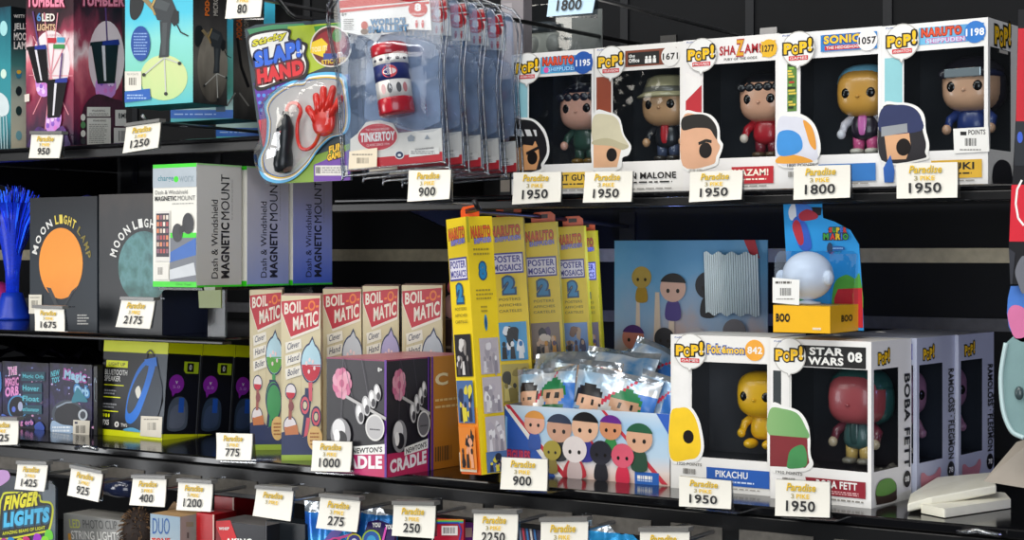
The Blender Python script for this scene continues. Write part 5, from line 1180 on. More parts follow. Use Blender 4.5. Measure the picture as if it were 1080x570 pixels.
for k, lab in ((1, 'window box with side lettering and painted violet light, directly behind the box numbered 08'), (2, 'window box with side lettering and painted violet light, rearmost on the lower shelf at right')):
    b = b1.shift(d=k * (b1.D + .004), u=.004 * k, v=0)
    b = b.shift(); b.D = .092
    def art(S, ar): band(S, .36, .96, M('6a6ab4'))
    t, c, S = pop_box(b, lab, 'b4b9cc', '', '', 'GAMES', RAMP([(0, '2a3040'), (1, '222834')], noise=.2), art, group='window boxes behind')  # violet spill light put into the carton colour
    def pk(S, ar): S.blob([(.10,.97),(.08,.86),(.16,.85),(.26,.875),(.44,.87),(.56,.835),(.60,.87),(.55,.93),(.50,.985),(.20,.985)], M('c8828e'))
    side_print(c, b, 'RAMOLOSS · FLEGMON', '78', art=pk); Sx = Sheet(c, b.right, 'fr'); Sx.text('SLOWPOKE', (.955, .42), (.955, .72), (.995, .42), M('141418'), .03); t.done()
    figure(b, .62*b.W, .235*b.H, .58*b.H, 'plain mauve vinyl figure with pale muzzle inside the ' + ('box directly behind the one numbered 08' if k == 1 else 'rearmost window box tinted by painted violet light'), 'a0708c', torso='b9a88c', arm='a0708c', leg='a0708c', shoe='b9a88c', eyes=True, face=60)
# ================================================================== tray of toy pouches with its header board
def chibi(S, x, y, s_, head, body, hair=None, cape=None, ar=1.0, h=1.0, mask=None):
    """plain generic round-headed toy: body, head, optional hair cap"""
    s = s_ * 1.85
    if cape: S.blob([(x-.9*s,y+2.2*s*h),(x-.5*s,y+.9*s*h),(x+.5*s,y+.9*s*h),(x+.9*s,y+2.2*s*h)], M(cape))
    S.blob([(x-.55*s,y+2.4*s*h),(x-.5*s,y+1.2*s*h),(x,y+.8*s*h),(x+.5*s,y+1.2*s*h),(x+.55*s,y+2.4*s*h)], M(body))
    S.ell(x, y, s, 1.08*s*h, M(head))
    if hair: S.ell(x, y-.12*s*h, 1.04*s, 1.02*s*h, M(hair), a0=15, a1=165)
    if mask: S.ell(x, y-.05*s*h, 1.0*s, .55*s*h, M(mask))
    for q in (-1, 1): S.ell(x+.38*s*q, y+.22*s*h, .13*s, .17*s*h, M('14100e'))
tr = Bx(533, 706.3, 1.575, ZL, 427, .25, yaw=0)
t = T('pouch_tray', 'white and blue cardboard tray printed with small round-headed figures, holding toy pouches', 'display tray')
c = t.part('tray'); W, H, D = tr.W, tr.H, tr.D; q = tr.P
sky = RAMP([(0, 'd8b8a8'), (.18, 'e4d4cc'), (.40, 'bcd4e6'), (.75, 'a4c8e4'), (1, 'd0dce6')], noise=.08)
th = .0012
c.hexa(q(0,0,0), tr.U*W, tr.V*H, tr.B*th, sky)
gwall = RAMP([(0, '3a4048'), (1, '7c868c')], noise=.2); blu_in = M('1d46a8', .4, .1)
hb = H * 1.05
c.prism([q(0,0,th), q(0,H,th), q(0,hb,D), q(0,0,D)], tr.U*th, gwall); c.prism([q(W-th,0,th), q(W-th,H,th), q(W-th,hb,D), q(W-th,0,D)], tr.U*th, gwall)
c.hexa(q(th,0,th), tr.U*(W-2*th), tr.B*(D-th), tr.V*th, M('8a9098')); c.hexa(q(0,0,D), tr.U*W, tr.V*hb, tr.B*th, blu_in)
S = Sheet(c, tr.front, 'fr')
S.poly([(0,0),(.02,0),(.42,1),(0,1)], WHITE); S.poly([(0,.05),(.32,1),(0,1)], M('2056b4')); S.poly([(0,.0),(.03,.0),(.40,1),(.355,1)], M('c8283c')); S.poly([(.01,.06),(.03,.06),(.365,1),(.33,1)], WHITE)
S.poly([(0,.16),(.015,.18),(.015,.85),(0,.85)], M('7ab0e4'))
S.poly([(.60,0),(.62,0),(.99,.98),(.955,.98)], M('c83a48')); S.poly([(.925,0),(1,.3),(1,.0)], M('2c5cb8'))
S.text('FIGURES', (.015,.80), (.16,.80), (.015,.66), M('d03a60'), .04, out=M('7a1c50'), ow=.04)
S.text('BLIND BAG', (.02,.86), (.16,.86), (.02,.82), M('c8d8f0'), .01) if False else None
S.poly([(.80,.83),(.94,.83),(.94,1),(.80,1)], M('2a62b4')); S.lines(.815, .88, .93, 1, .05, .05, WHITE, 2); S.lines(.815, .94, .93, 1, .05, .02, M('b8cce8'), 2)
ar = W / H
chars = [(.19,.24,.035,'e0a890','3056a8','d8923c',None),(.345,.30,.042,'c89a80','23262e','20304a',None),(.505,.26,.044,'e6b898','3a3a8c','16161a','b02c3c'),(.66,.24,.036,'d8946c','3a8a4a','6a2a8a',None),(.83,.36,.042,'d8a888','2a4a38','1c5a3a',None),
         (.305,.62,.030,'a89838','8a7a34',None,None),(.445,.58,.040,'e6dcd8','c8b4b0',None,'b82c38'),(.605,.60,.036,'2a2a34','1e1e26',None,None),(.735,.62,.036,'d85a70','cf2c4a',None,None)]
for x, y, s, hd, bd, hr, cp in chars: chibi(S, x, y, s, hd, bd, hr, cp, h=ar*.88)
# header board standing on the back wall of the tray
hbF = Face(q(0, hb + .0008, D - .0015), tr.U, tr.V, W, 1)
topz = at(652, 254, (q(0,0,D)).y).z - q(0, hb, D).z
hd_ = t.part('header_board', label='tall header board printed with sky and figures'); hd_.hexa(q(0, hb*.02, D+th), tr.U*W, tr.V*(hb*.98 + topz), tr.B*.0015, RAMP([(0, '6c88c0'), (.45, 'd0a890'), (.62, '9cb4d0'), (.85, '6ca8d4'), (1, '5c9ccc')], noise=.35, nscale=3))
Fh = Face(q(0, hb, D), tr.U, tr.V, W, topz); Sh = Sheet(hd_, Fh, 'fr', off=.0006 - th); Sh.d = .0004
har = W / topz
for x0, w in ((.14,.05),(.26,.07),(.36,.06)): Sh.poly([(x0,1),(x0+w,1),(x0+w*.7,.35),(x0+w*.3,.35)], M('dcc8b4'))
for x, y, s, hd2, bd2, hr, cp in ((.19,.25,.036,'b0964a','a8862c',None,None),(.40,.32,.046,'d8b0a0','4a3c86','17171c',None),(.63,.30,.045,'20242e','1a1c24',None,None),(.135,.66,.040,'c07868','7a2a38','4a2a6a',None),(.345,.66,.036,'26262e','3a3638',None,None),(.555,.66,.038,'b8b4b8','8c888c',None,'8c3a50'),(.80,.60,.04,'6c6a70','46444c',None,None)): chibi(Sh, x, y, s, hd2, bd2, hr, cp, h=har*.9)
Sh.poly([(.86,0),(.93,0),(.96,.12),(.90,.10)], M('b82c3c'))
t.done()
# pouches
foil_b = FOIL('cfd9e2', '4a90c8', 26, .25, .35, .5); foil_w = FOIL('e8e6e2', '9cc0dc', 22, .25, .3, .5); foil_o = FOIL('e8a050', 'c8d8e0', 20, .25, .3, .5); foil_s = FOIL('d8dde2', '8fa4b4', 40, .18, .7, .6)
def pouch(o, U, V, N, w, h, d, mat, label, face=None, group='foil toy pouches in the tray', seed=0):
    t = T('toy_pouch', label, 'pouch', group); b = t.part('pouch'); rr = random.Random(seed); nu, nv = 30, 30
    ph = [rr.random()*6 for _ in range(6)]
    def pt(u, v, sgn):
        th_ = d * (1 - abs(2*u-1)**3) * (1 - abs(2*v-1)**4) + .0006
        wr = .0022 * math.sin(9*u + ph[0] + 3*v) * math.sin(7*v + ph[1]) + .0012 * math.sin(23*u*v + ph[2])
        wv = .003 * math.sin(5*u + ph[3]) * (abs(2*v-1)**3)
        sw = 1 - .05 * (1 - abs(2*v-1)**2)
        return o + U * ((u-.5) * w * sw) + V * (v * h) + N * (sgn * th_ + (wr if 0 < u < 1 and 0 < v < 1 else 0) + wv)
    def color(u, v):
        if v > .93 or v < .05: return foil_s
        if face:
            for (cx, cy, hc, hr_) in face:
                dx, dy = (u - cx) / .17, (v - cy) / .135
                if dx*dx + dy*dy < 1:
                    if dy > .35 and hr_: return M(hr_, .3)
                    if abs(abs(dx) - .38) < .13 and abs(dy + .15) < .2: return M('14100e', .3)
                    return M(hc, .3)
                if hr_ and dx*dx/1.25 + (dy-.15)**2/1.25 < 1: return M(hr_, .3)
                if abs(dx) < .9 and -2.4 < dy < -.9: return M({'16161a': '2a3a7a', '1c7a48': '1c6a40'}.get(hr_, '6a2a3a'), .3)
            if .50 < v < .80 and u > .55 + .3*abs(v-.62): return M('3a78c8', .3)
            if abs((u - .1) - (v - .35)*1.1) < .025: return M('c8304a', .3)
        return mat
    for sgn in (1, -1):
        V_ = [pt(i/nu, j/nv, sgn) for j in range(nv+1) for i in range(nu+1)]; base = len(b.v); b.v += V_
        for j in range(nv):
            for i in range(nu):
                f = (j*(nu+1)+i, j*(nu+1)+i+1, (j+1)*(nu+1)+i+1, (j+1)*(nu+1)+i)
                b.f.append(tuple(base + x for x in (f if sgn > 0 else f[::-1]))); b.mi.append(b.mid(color((i+.5)/nu, (j+.5)/nv) if sgn > 0 else mat)); b.sm.append(True)
    return t.done()
zb_ = tr.O.z + .004
def pput(px, py_top, dd, w, h, tilt, mat, label, face, seed, rz=0, roll=0):
    """pouch standing in the tray: top edge seen near px, py_top; dd = depth behind the tray front"""
    Rz = Matrix.Rotation(R(rz), 3, 'Z') @ Matrix.Rotation(R(roll), 3, 'Y')
    U = Rz @ tr.U; V = (Rz @ (tr.V * math.cos(R(tilt)) + tr.B * math.sin(R(tilt)))).normalized(); N = U.cross(V).normalized()
    if N.dot(-tr.B) < 0: N = -N
    p = at(px, py_top, tr.O.y + dd); o = p - V * h
    pouch(o, U, V, N, w, h, .010, mat, label, face, seed=seed)
dark, grn, pnk = '16161a', '1c7a48', None
pput(578, 388, .045, .085, .105, 14, foil_w, 'white foil pouch at the left front of the tray, with two printed faces', [(.24,.67,'e0b090',dark),(.70,.69,'c89c7c',grn)], 1, rz=-6, roll=-7)
pput(655, 393, .045, .105, .100, 12, foil_w, 'white foil pouch in the middle front of the tray, with two printed faces', [(.22,.63,'e0b090',dark),(.68,.65,'c09474',grn)], 2, rz=3, roll=9)
pput(622, 380, .085, .085, .115, 16, foil_o, 'orange printed foil pouch behind the two front pouches', [(.5,.68,'c88a4a',None)], 3, rz=10, roll=5)
pput(708, 398, .060, .075, .095, 12, foil_b, 'blue foil pouch at the right front of the tray beside the figure box', [(.5,.35,'6a9aa8','8c2a3a')], 4, rz=-8, roll=12)
pput(600, 372, .125, .09, .12, 24, foil_s, 'silver foil pouch behind the white left front pouch', None, 5, rz=4, roll=-4)
pput(660, 370, .135, .10, .12, 30, foil_b, 'blue foil pouch lying back in the middle of the tray', None, 6, rz=-3, roll=3)
pput(705, 368, .165, .08, .115, 28, foil_b, 'blue foil pouch at the right back of the tray', [(.5,.5,'b83a48',None)], 7, rz=8, roll=20)
pput(640, 377, .160, .09, .11, 30, foil_s, 'silver foil pouch at the back of the tray', None, 8, rz=-8, roll=-16)
# ridged silver pouch leaning on the header board
t = T('foil_bundle', 'ridged silver foil pouch leaning on the header board behind the clear bubble card', 'pouch'); b = t.part('foil'); zz = tr.O.y + tr.D - .012
A, B_, C_ = at(744, 331, zz), at(801, 333, zz), at(742, 267, zz); n = 72; V_ = []
for j in range(5):
    for i in range(n + 1):
        p = A + (B_ - A) * (i / n) + (C_ - A) * (j / 4); V_.append(p + Vector((0, -.0008 * (i % 3 == 1) - .006 * math.sin(math.pi * i / n), .002 * math.sin(i * .35) * (j in (0, 4)))))
b.add(V_, [(j*(n+1)+i, j*(n+1)+i+1, (j+1)*(n+1)+i+1, (j+1)*(n+1)+i) for j in range(4) for i in range(n) if i % 3], M('d2e4ec', .3, .25, scale=20)); b.add(V_, [(j*(n+1)+i, j*(n+1)+i+1, (j+1)*(n+1)+i+1, (j+1)*(n+1)+i) for j in range(4) for i in range(n) if i % 3 == 0], M('3a5566', .3)); t.done()  # pale and dark columns paint light and shade on the ridges

# ================================================================== bubble card with a white ball toy, standing on the window boxes
CY = 1.60
zc_ = ZL + 0.0
def cp(x, y, Y=CY): return at(x, y, Y)
t = T('ball_toy_card', 'blue carded toy with a white ball in a clear bubble, standing on window boxes', 'toy pack')
c = t.part('card', label='printed backing card'); ztop = Bx(707.5, 813, LY, ZL, 353, .09).H + ZL
zb0 = max(at(870, 348, CY).z, ztop + .001)
P = [cp(*p) for p in ((834,345),(911,348),(909,300),(906,258),(897,243),(880,234),(868,230),(867,213),(864,211),(830,211),(826,214),(829,270))]
for i in (0, 1): P[i].z = zb0
c.prism(P, (0, .0012, 0), M('2f9ae0', .3, .05), M('2a2a30'))
fc = Face(P[0], Vector((1,0,0)), ZUP, .2, .2); S = Sheet(c, fc, 'px')
S.blob([(880,300),(892,290),(902,294),(907,290),(909,330),(880,330)], M('58a83a')); S.poly([(880,315),(884,305),(909.5,304),(910.5,346),(880,345)], M('c8202c')); S.blob([(828,300),(838,286),(850,300),(850,345),(834,345)], M('48a860'))
S.poly([(852,218.5),(867,219),(866,227),(858,228.5),(850,226)], M('101018'))
S.ell(846, 222, 11, 7, M('3c78d0')); S.blob([(832,222),(838,214),(840,230),(834,232)], M('d8dce4'))   # plain abstract sky shapes
S.blob([(836,236),(843,228),(852,240),(856,262),(844,262)], M('2c5cc0')); S.blob([(843,226),(852,221),(862,226),(861,231),(846,233)], M('a8283a')); S.blob([(836,240),(840,232),(845,238),(848,255),(843,258)], M('b42a3c'))
for ch, x, cc in zip('SUPER', (874.5,878.5,882.5,886.5,890), ('d83a30','3aa040','e8c020','3a70d0','d83a30')): S.t(ch, x, 245.5, x+3.6, 5.5, M(cc), .06, out=M('2a2014'), ow=.05)
for ch, x, cc in zip('MARIO', (869,876,882,887.5,889.7), ('3aa040','d83a30','e8c020','3a70d0','3aa040')): S.t(ch, x, 253, x+(5.6 if ch!='I' else 1.6), 6.5, M(cc), .06, out=M('2a2014'), ow=.05)
S.ell(884, 262, 8, 2.4, M('1d5aa0')); S.lines(878, 261.5, 890, 1, 2, 1.2, M('8ab8e8'))
sky2 = M('c8d8ec')
S.ell(838, 290, 7, 9, sky2); S.ell(876,262,3,6, M('1c3a5c'))
g = t.part('bubble', label='clear plastic bubble'); ym = CY - .075
rect = [(816,322),(875,324),(875,268),(870,265),(822,265),(817,272)]
FQ = [at(x, y, ym) for x, y in rect]; BQ = [Vector((p.x, CY - .0004, p.z)) for p in FQ]; n = len(FQ)
g.add(FQ + BQ, [tuple(range(n))] + [(i, (i+1) % n, n+(i+1) % n, n+i) for i in range(n)], CLEAR('e8f0f8', .05, .05, .45, .15, 30))
yb_ = t.part('yellow_base', label='yellow printed base strip'); z0 = zb0; z1 = at(816, 322, ym).z; x0, x1 = at(815.5, 340, ym).x, at(875.5, 340, ym).x
yb_.box(x0, x1, ym, CY - .0006, z0, z1, M('eeb41c', .38, .05))
Fb = Face((x0, ym, z0), (1,0,0), (0,0,1), x1-x0, z1-z0); S = Sheet(yb_, Fb, 'fr'); S.t('BOO', .05, .62, .30, .32, M('16120a'), .05); S.lines(.70, .80, .85, 1, .1, .08, M('e8e0c8'))
Fb = Face((x1, ym, z0), (0,1,0), (0,0,1), CY-.0006-ym, z1-z0); S = Sheet(yb_, Fb, 'fr'); S.t('BOO', .38, .62, .78, .26, M('3a2c0a'), .05)
st = t.part('points_sticker'); S = Sheet(st, Face((x0, ym - .0006, z1), (1,0,0), (0,0,1), 1, 1), 'px'); S.poly([(815,319.5),(843,322),(843.5,295.5),(815,293)], WHITE); S.bars(823, 304, 835, 312, M('3a3834'), 10); S.lines(818, 297, 840, 1, 1, 2.4, M('5a5650'), 2); S.lines(819, 315, 839, 1, 1, 1.2, M('8a867e'), 4)
t.done()
t = T('white_ball_toy', 'round white ball toy inside the clear bubble of the blue card', 'toy'); b = t.part('ball'); pc = at(852, 291, ym + .036); rb = .0245
b.sell(pc, (rb*1.06, rb, rb), M('eef0f6', .3, .03), None, 2, 28, 18)
for sgn in (-1, 1): a = t.part('stub'); a.sell(pc + Vector((sgn*rb*1.02, -.008, -.002)), (.006,.006,.008), M('eef0f6', .3, .03), None)
a = t.part('stand'); a.lathe(Vector((pc.x, pc.y, z1 + .0004)), [(.013, 0), (.013, .002), (.004, .004), (.004, pc.z - rb - z1 - .0004 + .002)], M('d8dce4', .2)); t.done()

# ================================================================== things at the right
def slab(name, label, outline, z, th, cat, m, mt, Ys=None):
    t = T(name, label, cat, 'cream slabs stacked on the lower shelf'); b = t.part('slab')
    P = [on_z(x, y, z) for x, y in outline]; b.prism(P, (0, 0, th), m, m); b.bevel = .0018; t.done(); return P
cream = M('ebe8d6', .38, .06)
slab('cream_slab', 'cream bevelled slab lying flat on the lower shelf, lower of the two', [(971.5,541.5),(996,546.5),(1066,536),(1060,529),(1000,522),(972,533)], ZL + .0008, .0085, 'slab', cream, cream)
t = T('cream_slab', 'cream bevelled slab tilted on top of the other, left end touching the shelf', 'slab', 'cream slabs stacked on the lower shelf'); b = t.part('slab')
lo = [(957.5,540),(982,528.5),(1051,517.5),(1050,512),(1040,509),(984,519),(958,536)]
P = []
for x, y in [(957,541),(983,533),(1051,521),(1046,507),(988,512),(960,530)]:
    r_ = (x - 957) / 94; P.append(on_z(x, y, ZL + .0015 + .0125 * min(1, r_ * 1.9)))
Q = [p + Vector((0, 0, .0085)) for p in P]; n = len(P)
b.add(P + Q, [tuple(reversed(range(n))), tuple(range(n, 2*n))] + [(i, (i+1) % n, n+(i+1) % n, n+i) for i in range(n)], cream); b.bevel = .0018; t.done()
t = T('tag_bundle', 'cream leaning card packet with faint print, at the right edge of the lower shelf', 'card'); b = t.part('packet')
Yp = 1.50; P = [at(x, y, Yp) for x, y in ((1037,508),(1086,516),(1086,462),(1062,470))]; P[0].z = max(P[0].z, ZL+.001); P[1].z = max(P[1].z, ZL + .001)
P[2] += Vector((0, .03, 0)); P[3] += Vector((0, .03, 0)); b.prism(P, (0, .012, .0), M('958c80', .6, .1)); nrm = (P[1]-P[0]); S = Sheet(b, Face(P[0], P[1]-P[0], P[3]-P[0]- (P[1]-P[0])*0, 1, 1), 'px'); S.lines(1060, 482, 1076, 4, 6, 1.6, M('a89c8a'), 3); t.done()
t = T('clear_case', 'pale teal translucent rounded case hanging at the right edge', 'toy pack'); b = t.part('case'); Yk = 1.47
ol = [(1061,362),(1056,392),(1056.5,420),(1060,440),(1068,456),(1080,462),(1100,462),(1100,352),(1072,352)]; P = [at(x, y, Yk) for x, y in ol]; b.prism(P, (0, .03, 0), M('7f9c9c', .2, .12, coat=.6)); b.bevel = .004
r2 = t.part('rim'); r2.tube([at(x, y, Yk - .001) for x, y in [tuple(p) for p in catmull([Vector(p) for p in ol[:6]], 5, False)]], .0022, M('b4cccc', .2), 8)
dt = t.part('catch'); dt.sell(at(1075, 415, Yk - .002), (.004,.003,.006), M('3a4a4c', .3)); t.done()
t = T('red_black_pack', 'red and black pack with white outlines hanging at the right edge', 'toy pack'); b = t.part('card'); Yk = 1.46
P = [at(x, y, Yk) for x, y in ((1066,300),(1100,300),(1100,10),(1074,10),(1071.5,120),(1064,262))]; b.prism(P, (0, .004, 0), M('16161a', .35)); S = Sheet(b, Face(P[0], (1,0,0), ZUP, 1, 1), 'px')
S.poly([(1074,30),(1100,30),(1100,128),(1071.6,128)], M('c01c2c')); S.poly([(1071.5,128),(1100,128),(1100,175),(1070,175)], M('20242a')); S.poly([(1067,195),(1100,195),(1100,255),(1064.6,255)], M('d01c30')); S.ell(1076,145,3,6,M('3a5ac0'))
S.line([(1078,190),(1073,200),(1071.5,215),(1074,230),(1080,238)], 2.2, WHITE); S.poly([(1064.2,262),(1071,267),(1068,300),(1065.8,300)], M('2a2c34')); S.blob([(1071,285),(1080,270),(1090,290),(1080,310),(1074,299)], M('6a6c74')); t.done()
t = T('pink_blue_pack', 'pink and blue rounded pack hanging below the red and black pack', 'toy pack'); b = t.part('pack'); Yk = 1.47
P = [at(x, y, Yk) for x, y in ((1062,330),(1064,345),(1070,357),(1078,361),(1100,361),(1100,302),(1066,302),(1063,315))]; b.prism(P, (0, .02, 0), M('4a7ac8', .3)); b.bevel = .003; S = Sheet(b, Face(P[0], (1,0,0), ZUP, 1, 1), 'px', off=.0006); S.blob([(1063,330),(1070,322),(1082,328),(1084,352),(1072,357),(1066,347)], M('d0709c')); t.done()
# pale wrapped thing behind the leftmost window box
t = T('clear_wrapped_mask', 'pale grey moulded mask in a clear box, behind the leftmost window box', 'toy box'); Yw = 1.76
b0 = Bx(553, 603, Yw, ZU, 6, .075); c = t.part('clear_box', label='clear plastic box'); c.add([b0.P(0,0,0),b0.P(b0.W,0,0),b0.P(b0.W,b0.H,0),b0.P(0,b0.H,0)], [(0,1,2,3)], CLEAR('dfe4e6', .08, .06, .4, .3, 30)); c.add([b0.P(b0.W,0,0),b0.P(b0.W,0,b0.D),b0.P(b0.W,b0.H,b0.D),b0.P(b0.W,b0.H,0)], [(0,1,2,3)], CLEAR('dfe4e6', .08, .06, .4, .3, 30))
k = t.part('backing_card'); k.hexa(b0.P(0,0,b0.D), b0.U*b0.W, b0.V*b0.H, b0.B*.002, M('8a8c88', .5, .2))
mk_ = t.part('mask', label='pale grey moulded mask'); pz = at(578, 52, Yw + .035); mk_.sell(pz, (.026, .02, .033), M('c9c8bc', .3, .1), None, 2.4, 22, 14)
for sx_ in (-1, 1): e_ = t.part('cheek_disc', mk_); e_.sell(pz + Vector((sx_*.013 + .004, -.014, .004)), (.011, .008, .013), M('a8a8a0', .3, .1), None); 
v_ = t.part('visor', mk_); v_.sell(pz + Vector((.0, -.008, .026)), (.022, .014, .008), M('4a5054', .2), None, 3); t.done()
t = T('grey_carton', 'grey card edge between the clear canister packs and the leftmost window box', 'box'); b0 = Bx(528, 552, 1.72, ZU, 0, .02); b = t.part('card'); b0.solid(b, M('8c868a', .4, .2)); S = Sheet(b, b0.front, 'fr'); S.rect(.05, .02, .5, .98, M('a8a2a6')); t.done()
t = T('dark_figure_carton', 'dark carton edge with red and orange marks, left of the leftmost window box', 'box'); b0 = Bx(527, 538.5, 1.655, ZU, 84, .05); b = t.part('carton'); b0.solid(b, M('1a171c', .35, .3)); S = Sheet(b, b0.front, 'fr'); S.rect(.2,.1,.7,.17,M('b82c34')); S.poly([(.3,.25),(.8,.22),(.85,.30),(.35,.33)], M('d8d4d0')); S.blob([(.3,.45),(.8,.42),(.9,.55),(.5,.62)], M('c87a4a')); S.rect(.1,.62,.9,.70,M('7aa83a')); S.rect(.1,.78,.95,.95,M('c8b8a4')); t.done()
# ================================================================== products on the hooks of the bottom row (only their tops reach into view)
ZB = .935
w = shelf('display_shelf', 'lowest black shelf below the frame under the bottom row of packs', -2.6, .5, 1.40, ZB - .0005, .010, [], .018)
def down(P):
    return [Vector((p.x, p.y, ZB)) if p.z < 1.10 else p for p in P]
def lowbox(x0, x1, Y, yt, ztall, D, name, label, m, mr=None, yaw=0, lean=0, cat='box', group=None, mt=None):
    z0 = ZB
    b = Bx(x0, x1, Y, z0, yt, D, yaw, lean); t = T(name, label, cat, group); c = t.part('carton'); b.solid(c, m, mr, mt); return t, c, b
def hangpack(b, t, c): pass
# dark pack with yellow and cyan lettering
t = T('finger_light_pack', 'dark glossy pack with yellow and cyan lettering under the tag 1425', 'toy pack'); c = t.part('card'); Y = 1.455
P = [at(x, y, Y) for x, y in ((-6,600),(59,600),(59,516),(54,508),(-6,500))]; P = down(P); c.prism(P, (0, .003, 0), M('28323c', .22, .25)); S = Sheet(c, Face(P[0], (1,0,0), ZUP, 1, 1), 'px')
S.poly([(44,508),(58.5,512),(58.5,600),(50,600)], M('56646e', .25)); S.blob([(-4,498),(8,497),(10,506),(-4,514)], M('b48ac0'))
S.blob([(2,524),(8,519),(40,521),(44,528),(54,530),(57,540),(53,560),(48,562),(2,570),(-2,560),(-1,535)], M('c8cc1c')); S.blob([(3,526),(9,521),(39,523),(43,530),(53,532),(55,540),(51.5,558),(47,560),(3,568),(0,558),(1,536)], M('15181a'))
S.text('FINGER', (4,539), (40,533.5), (6,523.5), M('e0d81c'), .06, out=BLACK, ow=.05, shear=.1); S.text('LIGHTS', (4,557), (52,551), (5,541), M('48b8e4'), .07, out=M('14506c'), ow=.06); S.text('AMAZING BEAMS OF LIGHT', (3,565), (48,558.5), (3,561.5), M('c8cc1c'), .03)
for x, y, cc in ((12,571,'3a8ac8'),(28,570,'c83a78'),(40,567,'a03ac0'),(52,563,'6ac83a'),(48,570,'8ad83a'),(22,572,'c8c03a'),(5,572,'b03a90')): S.blob([(x-4,y+5),(x-3,y-3),(x+1,y-4),(x+4,y-1),(x+4,y+6)], M(cc, .2))
t.done()
# grey string light carton
t, c, b = lowbox(67, 133, 1.50, 542, .14, .05, 'string_light_box', 'grey carton with yellow and white lettering under the tag 925', RAMP([(0, '8a8a88'), (.8, '8e8e8a'), (1, '9a9a96')], noise=.08), M('3a3a3c'), mt=M('b4b2ac'))
S = Sheet(c, b.front); S.text('LED', (74,557), (85,557.5), (73,548), M('c8cc5a'), .01); S.text('PHOTO CLIP', (88,557.5), (124,559), (87,548.5), M('5a5a5a'), .0); S.text('STRING LIGHTS', (76,569), (127,571), (75,560), M('e4e2dc'), .01); S.poly([(127,557),(131,559),(127.5,560.5)], WHITE); S.poly([(72,563),(75,563),(75.5,570),(72.5,570)], M('d89a3a')); t.done()
# white carton with blue letters
t, c, b = lowbox(158.5, 190, 1.48, 542, .13, .045, 'phone_cable_box', 'white carton with blue and red letters under the tag 1200', RAMP([(0, 'e8e6e0'), (.78, 'e8e6e0'), (.80, 'a8bcc8'), (1, '9ab4c6')]), M('b4aca4'), mt=M('d0a878'))
S = Sheet(c, b.front); S.t('DUO', 161, 563.5, 179, 17, M('2f62a8'), .0, .5); S.t('TONE', 160, 575, 179.5, 7.5, M('d0382c'), .05, .3); S = Sheet(c, b.right); S.t('1', 197, 568, 199, 6, M('6a6460')); S.rect(196, 551, 204, 556, M('a89c84')); t.done()
t = T('kraft_packet', 'small folded tan packet between the tags 400 and 1200', 'packet'); c = t.part('packet'); Y = 1.535; P = [at(x, y, Y) for x, y in ((172,545),(207,548),(205,540),(192,533),(183,529.5))]; c.prism(P, (0, .02, 0), M('c8a074', .6, .1)); t.done()
# brown bushy item
t = T('brown_fur_toy', 'dark brown furry toy between the grey carton and the white carton', 'toy'); c = t.part('fur', kind='stuff'); rr = random.Random(3); o = at(147, 562, 1.50)
bd_ = t.part('body'); bd_.lathe(Vector((o.x, o.y, ZB)), [(.022,0),(.026,.03),(.022,.07),(.018,max(.075, o.z-ZB-.02))], M('2a1c14', .7, .5, scale=200))
c.sell(o, (.022, .02, .03), M('2a1c14', .7, .5, scale=200), None)
for i in range(260):
    d = Vector((rr.uniform(-1,1), rr.uniform(-1,.6), rr.uniform(-.6,1))).normalized(); p0 = o + Vector((d.x*.021, d.y*.019, d.z*.029)); c.tube([p0, p0 + d*.005 + Vector((0,0,-.001)), p0 + d*.008 + Vector((rr.uniform(-.002,.002),0,-.004))], [.0007,.0006,.0002], M(rr.choice(('4a3422','6a4c30','2a1c14','8a6a48')), .7), 3, cap=False)
t.done()
# red packs
redp = M('c01820', .3, .2)
for i, (x0, x1, yt, Y) in enumerate(((207, 226, 541, 1.50), (226, 247, 523, 1.56), (247, 270, 522, 1.60))):
    t, c, b = lowbox(x0, x1, Y, yt, .13, .04, 'red_carton', ('plain red carton right of the white carton with blue letters', 'bright red carton behind, right of the tag 1200', 'bright red carton behind, left of the tag with glare')[i], redp, M('8a1018', .3), group='red cartons on the bottom row')
    S = Sheet(c, b.front, 'fr'); S.rect(.92, 0, 1, .5, M('e8c8b8')); S.rect(0, .30, 1, .36, M('1a0a0c')) if i else None; t.done()
t, c, b = lowbox(228, 280, 1.45, 549, .12, .05, 'black_red_carton', 'black carton with red corner and white letters below the tag with glare', M('24242a', .35, .15), M('1c1c20'), mt=M('6a6664'))
S = Sheet(c, b.front); S.poly([(228,550),(243,549),(254,580),(228,580)], M('d81c24')); S.poly([(228,556),(236,575),(228,580)], M('8a0e16')); S.t('WHIP', 231, 559.5, 242, 3.2, WHITE, .05); S.t('AKING', 238, 576, 266, 8, WHITE, .06, .5); S.line([(281,551),(281,575)], 1.2, M('4a4a50')); t.done()
t, c, b = lowbox(281, 322, 1.475, 549, .12, .03, 'dark_carton', 'plain dark carton between the black and red carton and the blue bag', M('1e2328', .3, .2)); t.done()
